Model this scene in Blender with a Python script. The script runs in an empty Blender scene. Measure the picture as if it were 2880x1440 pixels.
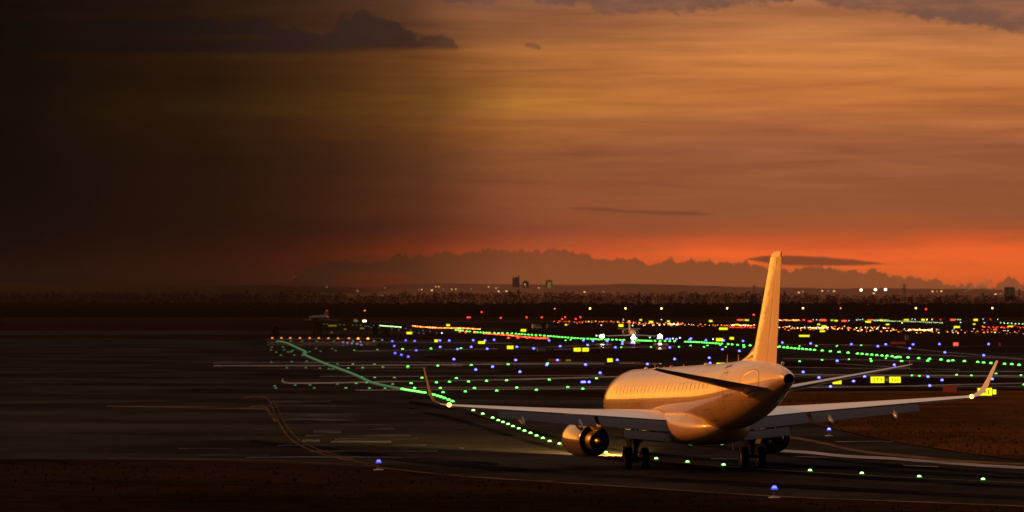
import bpy, bmesh, math, random
from mathutils import Vector, Matrix
random.seed(11)
R = math.radians
sc = bpy.context.scene
C = sc.collection
# ---------------------------------------------------------------- camera frame (photograph is 2880 x 1440)
F, HOR, CAMZ = 11283.0, 874.0, 7.83
def gp(px, py):
    """ground point seen at photo pixel"""
    d = F * CAMZ / (py - HOR)
    return ((px - 1440) / F * d, d)
def at(px, py, d):
    return Vector(((px - 1440) / F * d, d, CAMZ - (py - HOR) / F * d))
def lin(r, g, b):
    f = lambda c: (c / 12.92 if c <= .04045 else ((c + .055) / 1.055) ** 2.4)
    return (f(r / 255), f(g / 255), f(b / 255), 1)

cam = bpy.data.cameras.new('camera'); co = bpy.data.objects.new('camera', cam); C.objects.link(co)
co.location = (0, 0, CAMZ); co.rotation_euler = (R(90), 0, 0)
cam.sensor_width = 36; cam.lens = 36 * F / 2880; cam.shift_y = (HOR - 720) / 2880
cam.dof.use_dof = True; cam.dof.focus_distance = 194; cam.dof.aperture_fstop = 2.0
cam.clip_start = 1; cam.clip_end = 60000
sc.camera = co
sc.view_settings.view_transform = 'Standard'; sc.view_settings.look = 'None'
sc.view_settings.exposure = 0; sc.view_settings.gamma = 1
sc.cycles.max_bounces = 6; sc.cycles.diffuse_bounces = 2; sc.cycles.glossy_bounces = 3
sc.cycles.sample_clamp_indirect = 3

# ---------------------------------------------------------------- node helper
class NT:
    def __init__(s, tree): s.t = tree; tree.nodes.clear()
    def n(s, typ, **k):
        x = s.t.nodes.new(typ)
        for a, b in k.items(): setattr(x, a, b)
        return x
    def l(s, a, b): s.t.links.new(a, b)
    def put(s, sock, v):
        if isinstance(v, bpy.types.NodeSocket): s.l(v, sock)
        elif v is not None: sock.default_value = v
    def m(s, op, a, b=None, c=None, clamp=False):
        x = s.n('ShaderNodeMath', operation=op, use_clamp=clamp)
        for i, v in enumerate((a, b, c)):
            if v is not None: s.put(x.inputs[i], v)
        return x.outputs[0]
    def rng(s, v, a, b, c=0., d=1., smooth=True):
        x = s.n('ShaderNodeMapRange', interpolation_type='SMOOTHSTEP' if smooth else 'LINEAR')
        for i, q in enumerate((v, a, b, c, d)): s.put(x.inputs[i], q)
        return x.outputs[0]
    def mix(s, f, a, b, blend='MIX'):
        x = s.n('ShaderNodeMix', data_type='RGBA', blend_type=blend)
        s.put(x.inputs[0], f); s.put(x.inputs[6], a); s.put(x.inputs[7], b)
        return x.outputs[2]
    def ramp(s, v, stops):
        x = s.n('ShaderNodeValToRGB'); e = x.color_ramp.elements
        while len(e) > 1: e.remove(e[0])
        for i, (p, c) in enumerate(stops):
            q = e[0] if i == 0 else e.new(p)
            q.position = p; q.color = c if len(c) == 4 else (*c, 1)
        s.put(x.inputs[0], v); return x.outputs[0]
    def curve(s, v, x0, x1, y0, y1, pts):
        x = s.n('ShaderNodeFloatCurve'); cv = x.mapping.curves[0]
        q = [((a - x0) / (x1 - x0), (b - y0) / (y1 - y0)) for a, b in pts]
        while len(cv.points) < len(q): cv.points.new(.5, .5)
        for p, (a, b) in zip(cv.points, q): p.location = (a, b); p.handle_type = 'VECTOR'
        x.mapping.use_clip = False; x.mapping.update()
        s.put(x.inputs[1], s.rng(v, x0, x1, 0., 1., False))
        return s.m('MULTIPLY_ADD', x.outputs[0], y1 - y0, y0)
    def comb(s, a, b, c=0.):
        x = s.n('ShaderNodeCombineXYZ')
        for i, v in enumerate((a, b, c)): s.put(x.inputs[i], v)
        return x.outputs[0]
    def noise(s, vec, scale=1., det=4., rough=.55, dist=0.):
        x = s.n('ShaderNodeTexNoise')
        if vec is not None: s.l(vec, x.inputs['Vector'])
        x.inputs['Scale'].default_value = scale; x.inputs['Detail'].default_value = det
        x.inputs['Roughness'].default_value = rough; x.inputs['Distortion'].default_value = dist
        return x.outputs[0]

# ---------------------------------------------------------------- sky (world)
w = bpy.data.worlds.new('World'); sc.world = w; w.use_nodes = True
N = NT(w.node_tree)
SUN_AZ, SUN_EL = R(-66), R(20)     # compass direction measured from +Y; the low light comes from the left
geo = N.n('ShaderNodeTexCoord'); sep = N.n('ShaderNodeSeparateXYZ'); N.l(geo.outputs['Generated'], sep.inputs[0])
X, Y, Z = sep.outputs
AZ = N.m('MULTIPLY', N.m('ARCTAN2', X, Y), 180 / math.pi)
EL = N.m('MULTIPLY', N.m('ARCSINE', Z), 180 / math.pi)
D = F * math.pi / 180                       # photo pixels per degree
deg = lambda py: (HOR - py) / D
azd = lambda px: (px - 1440) / D
# warp the vertical position with stretched noise so that the bands are never ruler straight
vb = N.noise(N.comb(N.m('MULTIPLY', AZ, .22), N.m('MULTIPLY', EL, .9)), 1., 3, .5)
ELw = N.m('ADD', EL, N.m('MULTIPLY', N.m('SUBTRACT', vb, .5), .55))
E0, E1 = -.3, 6.0
def vramp(stops):
    return N.ramp(N.rng(ELw, E0, E1, 0., 1., False), [((deg(p) - E0) / (E1 - E0), lin(*c)) for p, c in stops])
right = vramp([(910, (120, 62, 38)), (835, (165, 74, 38)), (790, (210, 90, 40)), (750, (231, 99, 40)), (712, (236, 98, 42)), (680, (203, 86, 42)), (645, (163, 82, 46)), (600, (146, 82, 50)),
    (540, (148, 84, 52)), (430, (150, 86, 56)), (370, (160, 92, 56)), (335, (176, 104, 58)), (280, (188, 110, 56)),
    (200, (198, 120, 62)), (150, (196, 120, 64)), (100, (184, 114, 66)), (40, (170, 106, 66)), (-40, (150, 100, 74)), (-230, (130, 98, 80))])
mid = vramp([(910, (112, 54, 34)), (835, (140, 62, 34)), (760, (168, 70, 36)), (715, (182, 74, 38)), (680, (158, 70, 40)), (640, (132, 66, 42)), (600, (142, 74, 44)),
    (540, (140, 76, 46)), (450, (138, 80, 46)), (390, (160, 94, 46)), (330, (168, 102, 48)), (295, (184, 118, 50)), (250, (172, 106, 48)),
    (200, (162, 98, 48)), (150, (170, 104, 52)), (100, (140, 86, 52)), (40, (142, 88, 56)), (-40, (140, 92, 66)), (-230, (126, 94, 78))])
sky = N.mix(N.rng(AZ, -.3, 3.6), mid, right)
patch = N.noise(N.comb(N.m('MULTIPLY', AZ, .55), N.m('MULTIPLY', EL, 2.6), 17.), 1., 4, .55)
sky = N.mix(N.m('MULTIPLY', N.rng(patch, .45, .72), N.rng(EL, 1.5, .9, 0., .38)), sky, lin(160, 84, 46))
# fine streaks of high cirrus
st1 = N.noise(N.comb(N.m('MULTIPLY', AZ, .34), N.m('MULTIPLY', EL, 5.2), 3.), 1., 5, .55, .4)
st2 = N.noise(N.comb(N.m('MULTIPLY', AZ, .8), N.m('MULTIPLY', EL, 16.), 7.), 1., 3, .55, .6)
stw = N.rng(EL, 1.2, 2.6, .25, 1.)
streak = N.m('ADD', N.m('MULTIPLY', N.m('SUBTRACT', st1, .5), 1.0), N.m('MULTIPLY', N.m('SUBTRACT', st2, .5), .16))
sky = N.mix(1., sky, N.comb(*[N.m('ADD', 1., N.m('MULTIPLY', N.m('MULTIPLY', streak, stw), k)) for k in (1.0, 1.15, 1.0)]), 'MULTIPLY')
# --- cloud banks: each is darker air between a top and a bottom edge
def edge(top_pts, amp, sx, sy, soft, seed, y0=-.6, y1=5.2):
    h = N.curve(AZ, -9., 9., y0, y1, [(max(-9, min(9, azd(a))), deg(b)) for a, b in top_pts])
    n1 = N.noise(N.comb(N.m('MULTIPLY', AZ, sx), N.m('MULTIPLY', EL, sy), seed), 1., 6, .62)
    d = N.m('SUBTRACT', N.m('ADD', h, N.m('MULTIPLY', N.m('SUBTRACT', n1, .5), amp)), EL)
    return d, soft
def above(top, bot):
    (d1, s1), (d2, s2) = top, bot
    return N.m('MULTIPLY', N.rng(d1, -s1, s1), N.rng(d2, s2, -s2))
flat = lambda py, soft=.05: (N.m('SUBTRACT', deg(py), EL), soft)
# main cumulus bank along the horizon
bank = edge([(-300, 800), (820, 800), (880, 742), (960, 736), (1040, 738), (1110, 724), (1180, 716), (1240, 718), (1320, 705), (1400, 707), (1450, 703), (1500, 706),
    (1560, 704), (1600, 700), (1640, 716), (1680, 728), (1695, 726), (1720, 728), (1760, 733), (1800, 730), (1840, 748), (1880, 730), (1930, 738), (1975, 729), (2020, 744),
    (2060, 734), (2120, 744), (2170, 758), (2240, 756), (2310, 750), (2370, 766), (2450, 764), (2540, 776), (2600, 790), (2680, 800), (2790, 812), (2820, 785), (2850, 782), (2865, 800), (3200, 790)],
    .34, 6.5, 3.0, .02, 1.)
bank_m = N.rng(bank[0], -.018, .018)
bank_c = N.ramp(N.rng(EL, 0., .9, 0., 1., False), [(0, lin(128, 68, 40)), (.5, lin(132, 74, 42)), (1, lin(126, 68, 40))])
hole = above(edge([(-300, 800), (930, 800), (960, 764), (1060, 765), (1140, 770), (1190, 790), (1230, 806), (3200, 830)], .05, 5., 8., .02, 4.), flat(812, .04))
bank_m = N.m('MULTIPLY', bank_m, N.m('SUBTRACT', 1., N.m('MULTIPLY', hole, .75)))
sky = N.mix(N.m('MULTIPLY', bank_m, .93), sky, bank_c)
# lens shaped cloud right of the fin
lens = above(edge([(-300, 760), (2060, 740), (2110, 724), (2180, 718), (2300, 722), (2400, 732), (2500, 744), (2530, 760), (3200, 760)], .07, 4., 6., .02, 2.),
             edge([(-300, 700), (2060, 722), (2100, 730), (2180, 744), (2260, 748), (2420, 747), (2500, 742), (2540, 720), (3200, 700)], .03, 4., 6., .02, 5.))
sky = N.mix(N.m('MULTIPLY', lens, .9), sky, lin(112, 62, 38))
thin = above(edge([(-300, 600), (1560, 600), (1600, 583), (1700, 584), (1760, 592), (1950, 596), (2010, 602), (2040, 640), (3200, 640)], .035, 3., 9., .02, 8.),
             edge([(-300, 560), (1540, 570), (1600, 588), (1740, 596), (1900, 606), (2020, 604), (2050, 560), (3200, 560)], .03, 3., 9., .02, 9.))
sky = N.mix(N.m('MULTIPLY', thin, .55), sky, lin(100, 58, 42))
bits = N.rng(N.noise(N.comb(N.m('MULTIPLY', AZ, 4.), N.m('MULTIPLY', EL, 9.), 12.), 1., 3, .6), .69, .76)
bits = N.m('MULTIPLY', bits, N.m('MULTIPLY', N.rng(AZ, 5.6, 6.3), above(flat(690, .06), flat(790, .06))))
sky = N.mix(N.m('MULTIPLY', bits, .6), sky, lin(130, 62, 38))
# dark cumulus of the upper left with its layered tail
cu = above(edge([(-300, 60), (0, 62), (560, 58), (740, 60), (800, 76), (850, 92), (905, 96), (945, 84), (952, 52), (985, 42), (1010, 30), (1045, 32), (1070, 56), (1110, 72), (1150, 88),
    (1185, 104), (1200, 96), (1218, 112), (1240, 100), (1280, 118), (1300, 150), (1340, 200), (3200, 200)], .42, 3.8, 5., .03, 21.),
    edge([(-300, 152), (0, 152), (760, 152), (900, 146), (1080, 138), (1200, 134), (1290, 140), (1330, 60), (3200, 60)], .07, 2.5, 8., .05, 22.))
gap = above(edge([(-300, 104), (0, 104), (720, 100), (800, 112), (900, 130), (3200, 130)], .03, 1., 6., .035, 25.), edge([(-300, 116), (600, 116), (760, 112), (860, 105), (3200, 100)], .03, 1., 6., .03, 26.))
cu = N.m('MULTIPLY', cu, N.m('SUBTRACT', 1., N.m('MULTIPLY', gap, .8)))
cu_c = N.ramp(N.rng(AZ, -4.5, -.6, 0., 1., False), [(0, lin(112, 80, 72)), (.45, lin(112, 80, 70)), (.75, lin(92, 60, 52)), (1, lin(104, 66, 46))])
sky = N.mix(N.m('MULTIPLY', cu, .88), sky, cu_c)
# mauve clouds cut by the top edge
topc = N.rng(edge([(-300, -200), (1180, -60), (1260, 8), (1370, 18), (1450, -20), (1540, 16), (1640, 12), (1680, 36), (1760, 44), (1840, 34), (1960, 34), (2060, 20), (2120, 8), (2230, 12), (2270, -30), (2300, 14),
    (2420, 34), (2560, 48), (2640, 66), (2700, 76), (2790, 88), (2860, 104), (3200, 120)], .34, 5.0, 7., .04, 31.)[0], .05, -.05)
topd = N.rng(N.noise(N.comb(N.m('MULTIPLY', AZ, 1.6), N.m('MULTIPLY', EL, 4.), 33.), 1., 4, .55), .35, .6, .55, 1.)
sky = N.mix(N.m('MULTIPLY', N.m('MULTIPLY', topc, topd), .9), sky, lin(112, 78, 68))
cl2 = above(edge([(-300, 300), (1450, 300), (1465, 124), (1490, 120), (1515, 126), (1535, 140), (1545, 300), (3200, 300)], .04, 9., 12., .02, 41.), edge([(-300, 50), (1440, 50), (1465, 128), (1500, 136), (1530, 144), (1550, 50), (3200, 50)], .04, 9., 12., .02, 42.))
sky = N.mix(N.m('MULTIPLY', cl2, .7), sky, lin(118, 76, 52))
# added fade that darkens the sky toward the left of the view
dn = N.noise(N.comb(N.m('MULTIPLY', AZ, .5), N.m('MULTIPLY', EL, 1.1), 51.), 1., 4, .55)
AZw = N.m('ADD', N.m('ADD', AZ, N.rng(EL, 3.2, 4.2, 0., .45)), N.m('MULTIPLY', N.m('SUBTRACT', dn, .5), .9))
dark = N.ramp(N.rng(AZw, -8., 1.2, 0., 1., False), [((a + 8) / 9.2, (v, v * g, v * g * .98)) for a, v, g in
    ((-8, .006, 1), (-7, .0075, 1), (-6.4, .015, 1), (-5.8, .026, 1), (-4.3, .048, 1), (-3.5, .085, 1), (-2.74, .135, 1), (-2., .22, 1.), (-1.2, .36, 1), (-.6, .64, 1), (0, .9, 1), (.6, 1., 1))])
out_l = N.m('MAXIMUM', N.rng(AZ, -13., -30.), N.rng(EL, 7., 26.))
dark = N.mix(out_l, dark, (1, 1, 1, 1))
sky = N.mix(1., N.mix(1., sky, dark, 'MULTIPLY'), (.0035, .0024, .0015, 1), 'ADD')
# the rest of the dome: dusk overhead, physical sky added on top
dome = N.ramp(N.rng(EL, 4., 90., 0., 1., False), [(0, (.26, .155, .10)), (.05, (.36, .21, .13)), (.14, (.50, .31, .21)), (.30, (.40, .27, .20)), (.50, (.18, .12, .09)), (.60, (.13, .085, .065)), (.78, (1.75, 1.28, 1.12)), (1, (1.95, 1.46, 1.3))])
glow = N.m('MULTIPLY', N.m('MULTIPLY', N.rng(AZ, -9.5, -16.), N.rng(AZ, -82., -66.)), N.rng(EL, -.2, .3))
back = N.m('MULTIPLY', N.rng(Y, .25, -.35), N.rng(EL, 48., 22.))
dome = N.mix(N.m('MULTIPLY', back, .92), dome, (.012, .008, .006, 1))
full = N.mix(N.m('MAXIMUM', N.rng(EL, 4.6, 9.), N.rng(Y, .55, .15)), sky, dome)
full = N.mix(glow, full, N.ramp(N.rng(EL, 0., 40., 0., 1., False), [(0, (3.2, 1.04, .10)), (.10, (2.6, .86, .10)), (.24, (.95, .42, .12)), (.5, (.50, .28, .16)), (1, (.30, .20, .14))]))
full = N.mix(N.rng(EL, -.35, -.8), full, (.012, .007, .004, 1))
nis = N.n('ShaderNodeTexSky', sky_type='NISHITA'); nis.sun_disc = False; nis.sun_elevation = R(2); nis.sun_rotation = SUN_AZ
nis.altitude = 100; nis.dust_density = 3
full = N.mix(1., full, N.mix(N.rng(EL, 40., 70.), (0, 0, 0, 1), N.mix(1., nis.outputs[0], (.05, .05, .05, 1), 'MULTIPLY')), 'ADD')
bg = N.n('ShaderNodeBackground'); N.l(full, bg.inputs[0]); bg.inputs[1].default_value = 1.0
wo = N.n('ShaderNodeOutputWorld'); N.l(bg.outputs[0], wo.inputs[0])

sun = bpy.data.lights.new('sun', 'SUN'); sun.energy = 2.6; sun.angle = R(.6); sun.color = (1, .24, .003)
so = bpy.data.objects.new('sun', sun); C.objects.link(so)
sd = Vector((math.sin(SUN_AZ) * math.cos(SUN_EL), math.cos(SUN_AZ) * math.cos(SUN_EL), math.sin(SUN_EL)))
so.rotation_euler = sd.to_track_quat('Z', 'Y').to_euler(); so.location = sd * 300

# ---------------------------------------------------------------- materials
def mat(name): m = bpy.data.materials.new(name); m.use_nodes = True; return m, NT(m.node_tree)
def finish(n, surf, vol=None):
    o = n.n('ShaderNodeOutputMaterial')
    if surf: n.l(surf, o.inputs[0])
    if vol: n.l(vol, o.inputs[1])
def simple(name, col, rough=.5, metal=0., coat=0., spec=.5, var=.12, vs=3., bump=0., bs=8.):
    m, n = mat(name)
    p = n.n('ShaderNodeBsdfPrincipled'); tc = n.n('ShaderNodeTexCoord')
    f = n.noise(tc.outputs['Object'], vs, 5, .6)
    c2 = tuple(c * (1 - var) for c in col[:3]) + (1,); c1 = tuple(min(1, c * (1 + var)) for c in col[:3]) + (1,)
    n.l(n.mix(f, c2, c1), p.inputs['Base Color'])
    n.l(n.rng(f, .3, .7, rough * .85, min(1, rough * 1.15)), p.inputs['Roughness'])
    p.inputs['Metallic'].default_value = metal; p.inputs['Coat Weight'].default_value = coat
    p.inputs['Coat Roughness'].default_value = .06; p.inputs['Specular IOR Level'].default_value = spec
    if bump:
        b = n.n('ShaderNodeBump'); b.inputs['Strength'].default_value = bump; b.inputs['Distance'].default_value = .05
        n.l(n.noise(tc.outputs['Object'], bs, 4, .5), b.inputs['Height']); n.l(b.outputs[0], p.inputs['Normal']); n.l(b.outputs[0], p.inputs['Coat Normal'])
    finish(n, p.outputs[0]); return m
def emit(name, col, s, sample=False):
    m, n = mat(name); e = n.n('ShaderNodeEmission')
    e.inputs[0].default_value = (*col, 1); e.inputs[1].default_value = s
    finish(n, e.outputs[0])
    m.cycles.emission_sampling = 'AUTO' if sample else 'NONE'
    return m

def ground_mat(name, c1, c2, sc1, sc2, gloss=.0, grough=.35, wet=None, bump=0., worn=None):
    m, n = mat(name); g = n.n('ShaderNodeNewGeometry'); P = g.outputs['Position']
    a = n.noise(P, sc1, 6, .6); b = n.noise(P, sc2, 4, .6)
    f = n.rng(n.m('ADD', n.m('MULTIPLY', a, .65), n.m('MULTIPLY', b, .35)), .36, .64)
    col = n.mix(f, (*c1, 1), (*c2, 1))
    d = n.n('ShaderNodeBsdfDiffuse'); n.l(col, d.inputs[0]); d.inputs[1].default_value = .5
    out = d.outputs[0]
    if bump:
        bb = n.n('ShaderNodeBump'); bb.inputs['Strength'].default_value = 1.; bb.inputs['Distance'].default_value = bump
        n.l(n.noise(P, sc2 * 1.7, 5, .65), bb.inputs['Height']); n.l(bb.outputs[0], d.inputs['Normal'])
    if gloss:
        gl = n.n('ShaderNodeBsdfGlossy'); gl.inputs['Roughness'].default_value = grough; gl.inputs[0].default_value = (1, 1, 1, 1)
        wn = n.rng(n.noise(P, wet or sc1 * .7, 6, .62), .42, .66, gloss * .35, gloss * 1.6)
        mx = n.n('ShaderNodeMixShader'); n.l(wn, mx.inputs[0]); n.l(out, mx.inputs[1]); n.l(gl.outputs[0], mx.inputs[2]); out = mx.outputs[0]
    if worn:
        tr = n.n('ShaderNodeBsdfTransparent'); mx = n.n('ShaderNodeMixShader')
        n.l(n.rng(n.noise(P, worn[0], 5, .65), worn[1], worn[2]), mx.inputs[0]); n.l(out, mx.inputs[1]); n.l(tr.outputs[0], mx.inputs[2]); out = mx.outputs[0]
    finish(n, out); return m

M = {}
M['grass'] = ground_mat('dry_grass', (.006, .0036, .0018), (.020, .011, .005), .035, .6, bump=.06)
M['litgrass'] = ground_mat('grass_lit_tone', (.026, .011, .0035), (.072, .031, .009), .05, .5, bump=.07)  # paler copy of the grass, its lit look put into the colour
M['fblade'] = simple('field_grass_blade', (.10, .045, .014), .8, spec=0., var=.4)
M['blade'] = simple('grass_blade', (.024, .013, .005), .8, spec=.0, var=.3)
M['asphalt'] = ground_mat('asphalt', (.0068, .0055, .0046), (.0185, .0150, .0128), .05, .9, .012, .30, .045)
M['concrete'] = ground_mat('concrete', (.0066, .0054, .0046), (.0180, .0148, .0128), .06, .7, .008, .30, .03)
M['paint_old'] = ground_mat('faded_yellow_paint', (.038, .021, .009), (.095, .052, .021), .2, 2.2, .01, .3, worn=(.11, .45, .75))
M['wet'] = ground_mat('damp_concrete_sheen', (.07, .07, .075), (.14, .137, .142), .12, 1.1, .09, .22, .11, worn=(.16, .40, .66))  # damp strips, wet sheen put into the pale base colour
M['faint'] = ground_mat('faint_damp_sheen', (.026, .025, .026), (.062, .060, .062), .12, 1.1, .05, .22, .11, worn=(.16, .38, .62))  # weaker version of the painted sheen
M['sheen'] = ground_mat('wet_stripe_sheen', (.12, .118, .118), (.24, .235, .23), .12, 1.1, .10, .2, .11, worn=(.10, .50, .72))  # brightest stripe, sky reflection painted as pale colour
M['paint_w'] = ground_mat('worn_white_paint', (.10, .095, .09), (.24, .23, .22), .25, 2.2, .05, .25, worn=(.07, .45, .75))
M['paint_y'] = ground_mat('worn_yellow_paint', (.04, .021, .008), (.11, .06, .021), .2, 2.2, .02, .3, worn=(.11, .5, .8))
def panelled(name, base):
    m, n = mat(name); p = n.n('ShaderNodeBsdfPrincipled'); tc = n.n('ShaderNodeTexCoord'); P = tc.outputs['Object']
    sp_ = n.n('ShaderNodeSeparateXYZ'); n.l(P, sp_.inputs[0])
    def lines(v, step, wd): return n.m('LESS_THAN', n.m('ABSOLUTE', n.m('SUBTRACT', n.m('FRACT', n.m('DIVIDE', v, step)), .5)), wd / step)
    seam = n.m('MAXIMUM', lines(sp_.outputs[1], 2.37, .012), lines(n.m('ADD', sp_.outputs[2], n.m('MULTIPLY', sp_.outputs[1], .03)), .93, .010))
    mp = n.n('ShaderNodeMapping'); n.l(P, mp.inputs[0]); mp.inputs['Scale'].default_value = (1.2, 2.2, .5)
    gr = n.rng(n.noise(mp.outputs[0], 1., 6, .65), .38, .72)
    big = n.noise(P, .9, 4, .55)
    col = n.mix(gr, (*base, 1), tuple(c * k for c, k in zip(base, (.90, .88, .85))) + (1,))
    col = n.mix(n.m('MULTIPLY', seam, .55), col, (.16, .12, .09, 1))
    n.l(col, p.inputs['Base Color']); n.l(n.rng(gr, 0., 1., .30, .46), p.inputs['Roughness'])
    p.inputs['Coat Weight'].default_value = 1.; n.l(n.rng(big, .3, .7, .04, .12), p.inputs['Coat Roughness'])
    b_ = n.n('ShaderNodeBump'); b_.inputs['Strength'].default_value = .10; b_.inputs['Distance'].default_value = .05
    n.l(n.noise(P, 1.6, 3, .5), b_.inputs['Height']); n.l(b_.outputs[0], p.inputs['Coat Normal'])
    finish(n, p.outputs[0]); return m
M['nacelle'] = panelled('grey_nacelle_paint', (.17, .13, .10))
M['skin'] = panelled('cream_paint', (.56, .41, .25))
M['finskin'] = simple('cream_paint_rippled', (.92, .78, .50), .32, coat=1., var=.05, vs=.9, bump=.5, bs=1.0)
M['bare'] = simple('bare_metal', (.55, .53, .52), .34, metal=.9, var=.1, vs=6)
M['wingskin'] = simple('grey_wing_paint', (.50, .49, .48), .34, coat=.5, var=.06, vs=1.5)
M['flap'] = simple('grey_flap_paint', (.05, .05, .057), .6, spec=.06, var=.08, vs=2)
M['darkm'] = simple('dark_metal', (.045, .043, .042), .5, metal=.4)
M['hot'] = simple('heat_stained_metal', (.42, .33, .25), .36, metal=.75, var=.2, vs=4)
M['dull'] = simple('jet_darkened_paint', (.05, .035, .03), .5)  # darker jet colour standing in for shade
M['trackp'] = simple('dark_grey_paint', (.13, .12, .12), .4, coat=.4)
M['void'] = simple('engine_duct_black', (.006, .006, .006), .8, spec=.1)
M['tyre'] = simple('tyre_rubber', (.016, .015, .015), .75, spec=.25, var=.3, vs=12)
M['rim'] = simple('wheel_rim', (.22, .21, .20), .5, metal=.4)
M['glass'] = simple('dark_window_glass', (.05, .042, .036), .1, spec=.6)
M['seam'] = simple('panel_seam', (.20, .17, .15), .6)
M['redp'] = simple('faded_red_paint', (.35, .05, .03), .5)
m_, n_ = mat('autumn_foliage'); g_n = n_.n('ShaderNodeNewGeometry'); cc = n_.mix(n_.noise(g_n.outputs['Position'], .05, 3, .5), (.036, .020, .012, 1), (.058, .033, .021, 1))
vm = n_.n('ShaderNodeVectorMath', operation='MULTIPLY_ADD'); n_.l(g_n.outputs['Normal'], vm.inputs[0]); vm.inputs[1].default_value = (.3, .3, .3); vm.inputs[2].default_value = (-.55, -.6, .12); vn = n_.n('ShaderNodeVectorMath', operation='NORMALIZE'); n_.l(vm.outputs[0], vn.inputs[0])
d_ = n_.n('ShaderNodeBsdfDiffuse'); n_.l(vn.outputs[0], d_.inputs['Normal']); t_ = n_.n('ShaderNodeBsdfTranslucent'); x_ = n_.n('ShaderNodeMixShader'); n_.l(cc, d_.inputs[0]); n_.l(cc, t_.inputs[0]); n_.l(d_.outputs[0], x_.inputs[1]); n_.l(t_.outputs[0], x_.inputs[2]); x_.inputs[0].default_value = .12; finish(n_, x_.outputs[0]); M['crown'] = m_
M['leafd'] = simple('dark_foliage', (.022, .018, .008), .9, spec=.05, var=.4, vs=.4)
M['bark'] = simple('bark', (.05, .035, .025), .9)
M['hill'] = ground_mat('hill_fields', (.08, .043, .026), (.13, .07, .043), .004, .03)
m, n = mat('hill_fields_left_darkened'); P = n.n('ShaderNodeNewGeometry').outputs['Position']; sx_ = n.n('ShaderNodeSeparateXYZ'); n.l(P, sx_.inputs[0])
f_ = n.rng(n.m('ADD', sx_.outputs[0], n.m('MULTIPLY', n.noise(P, .003, 4, .6), 500.)), -420., 200.)  # hill colour darkened toward the left to carry the fade
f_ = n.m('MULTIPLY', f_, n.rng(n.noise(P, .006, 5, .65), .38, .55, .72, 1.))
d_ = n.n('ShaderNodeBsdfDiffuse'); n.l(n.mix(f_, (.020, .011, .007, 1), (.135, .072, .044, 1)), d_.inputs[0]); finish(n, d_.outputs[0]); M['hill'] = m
M['far_wall'] = simple('far_concrete', (.16, .11, .09), .8, var=.1, vs=.1)
M['steel'] = simple('galvanised_steel', (.10, .08, .07), .6, metal=.3)
M['vanw'] = simple('van_paint', (.55, .54, .52), .4, coat=.3)
M['cabinet'] = simple('cabinet_grey', (.24, .22, .20), .6)
BOOST = dict(g0=1.2, g1=1.2, g2=1.7, b0=1.4, b1=1.5, b2=1.4, o0=2, o1=2.6, o2=2.4, w1=2.4, w2=2.6, r1=2.2, r0=2, lg=2.6, y1=1.25, rs=1.3, lamp=1.5, town=1.3, flood=1.3)
G = dict(g0=((.085, .26, .09), .55), g1=((.11, .5, .10), .9), g2=((.13, 1, .10), 3.), g3=((.34, 1, .22), 5.),
         b0=((.22, .22, .42), .8), b1=((.09, .10, 1), 2.6), b2=((.10, .11, 1), 5.5), o0=((.9, .25, .06), .7), o1=((1, .17, .02), 3.2), o2=((1, .42, .09), 4.5),
         w1=((1, .74, .42), 5.), w2=((.72, .85, 1), 2.2), b3=((.05, .055, 1), 7.), r1=((1, .035, .015), 3.4), r0=((1, .03, .015), .8), lg=((.62, 1, .42), 2.4),
         y0=((.75, .68, .02), .18), y1=((.95, .90, .012), 1.05), y2=((.5, .28, .01), .30), gr=((.03, .7, .02), .6), br=((.12, .10, 1), .7), rs=((1, .10, .045), 1.15), rd=((.5, .05, .02), .22),
         head=((1, .93, .80), 60.), nav=((1, .34, .05), 8.), lamp=((1, .55, .10), 9.), town=((1, .55, .2), .8), flood=((1, .9, .62), 5.), win=((.9, .62, .10), .36), win2=((.9, .5, .3), .3))
for k, (c, s) in G.items(): M[k] = emit('glow_' + k, c, s * BOOST.get(k, 1), sample=k in ('g3', 'g2', 'b2', 'nav', 'head', 'lamp'))

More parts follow.
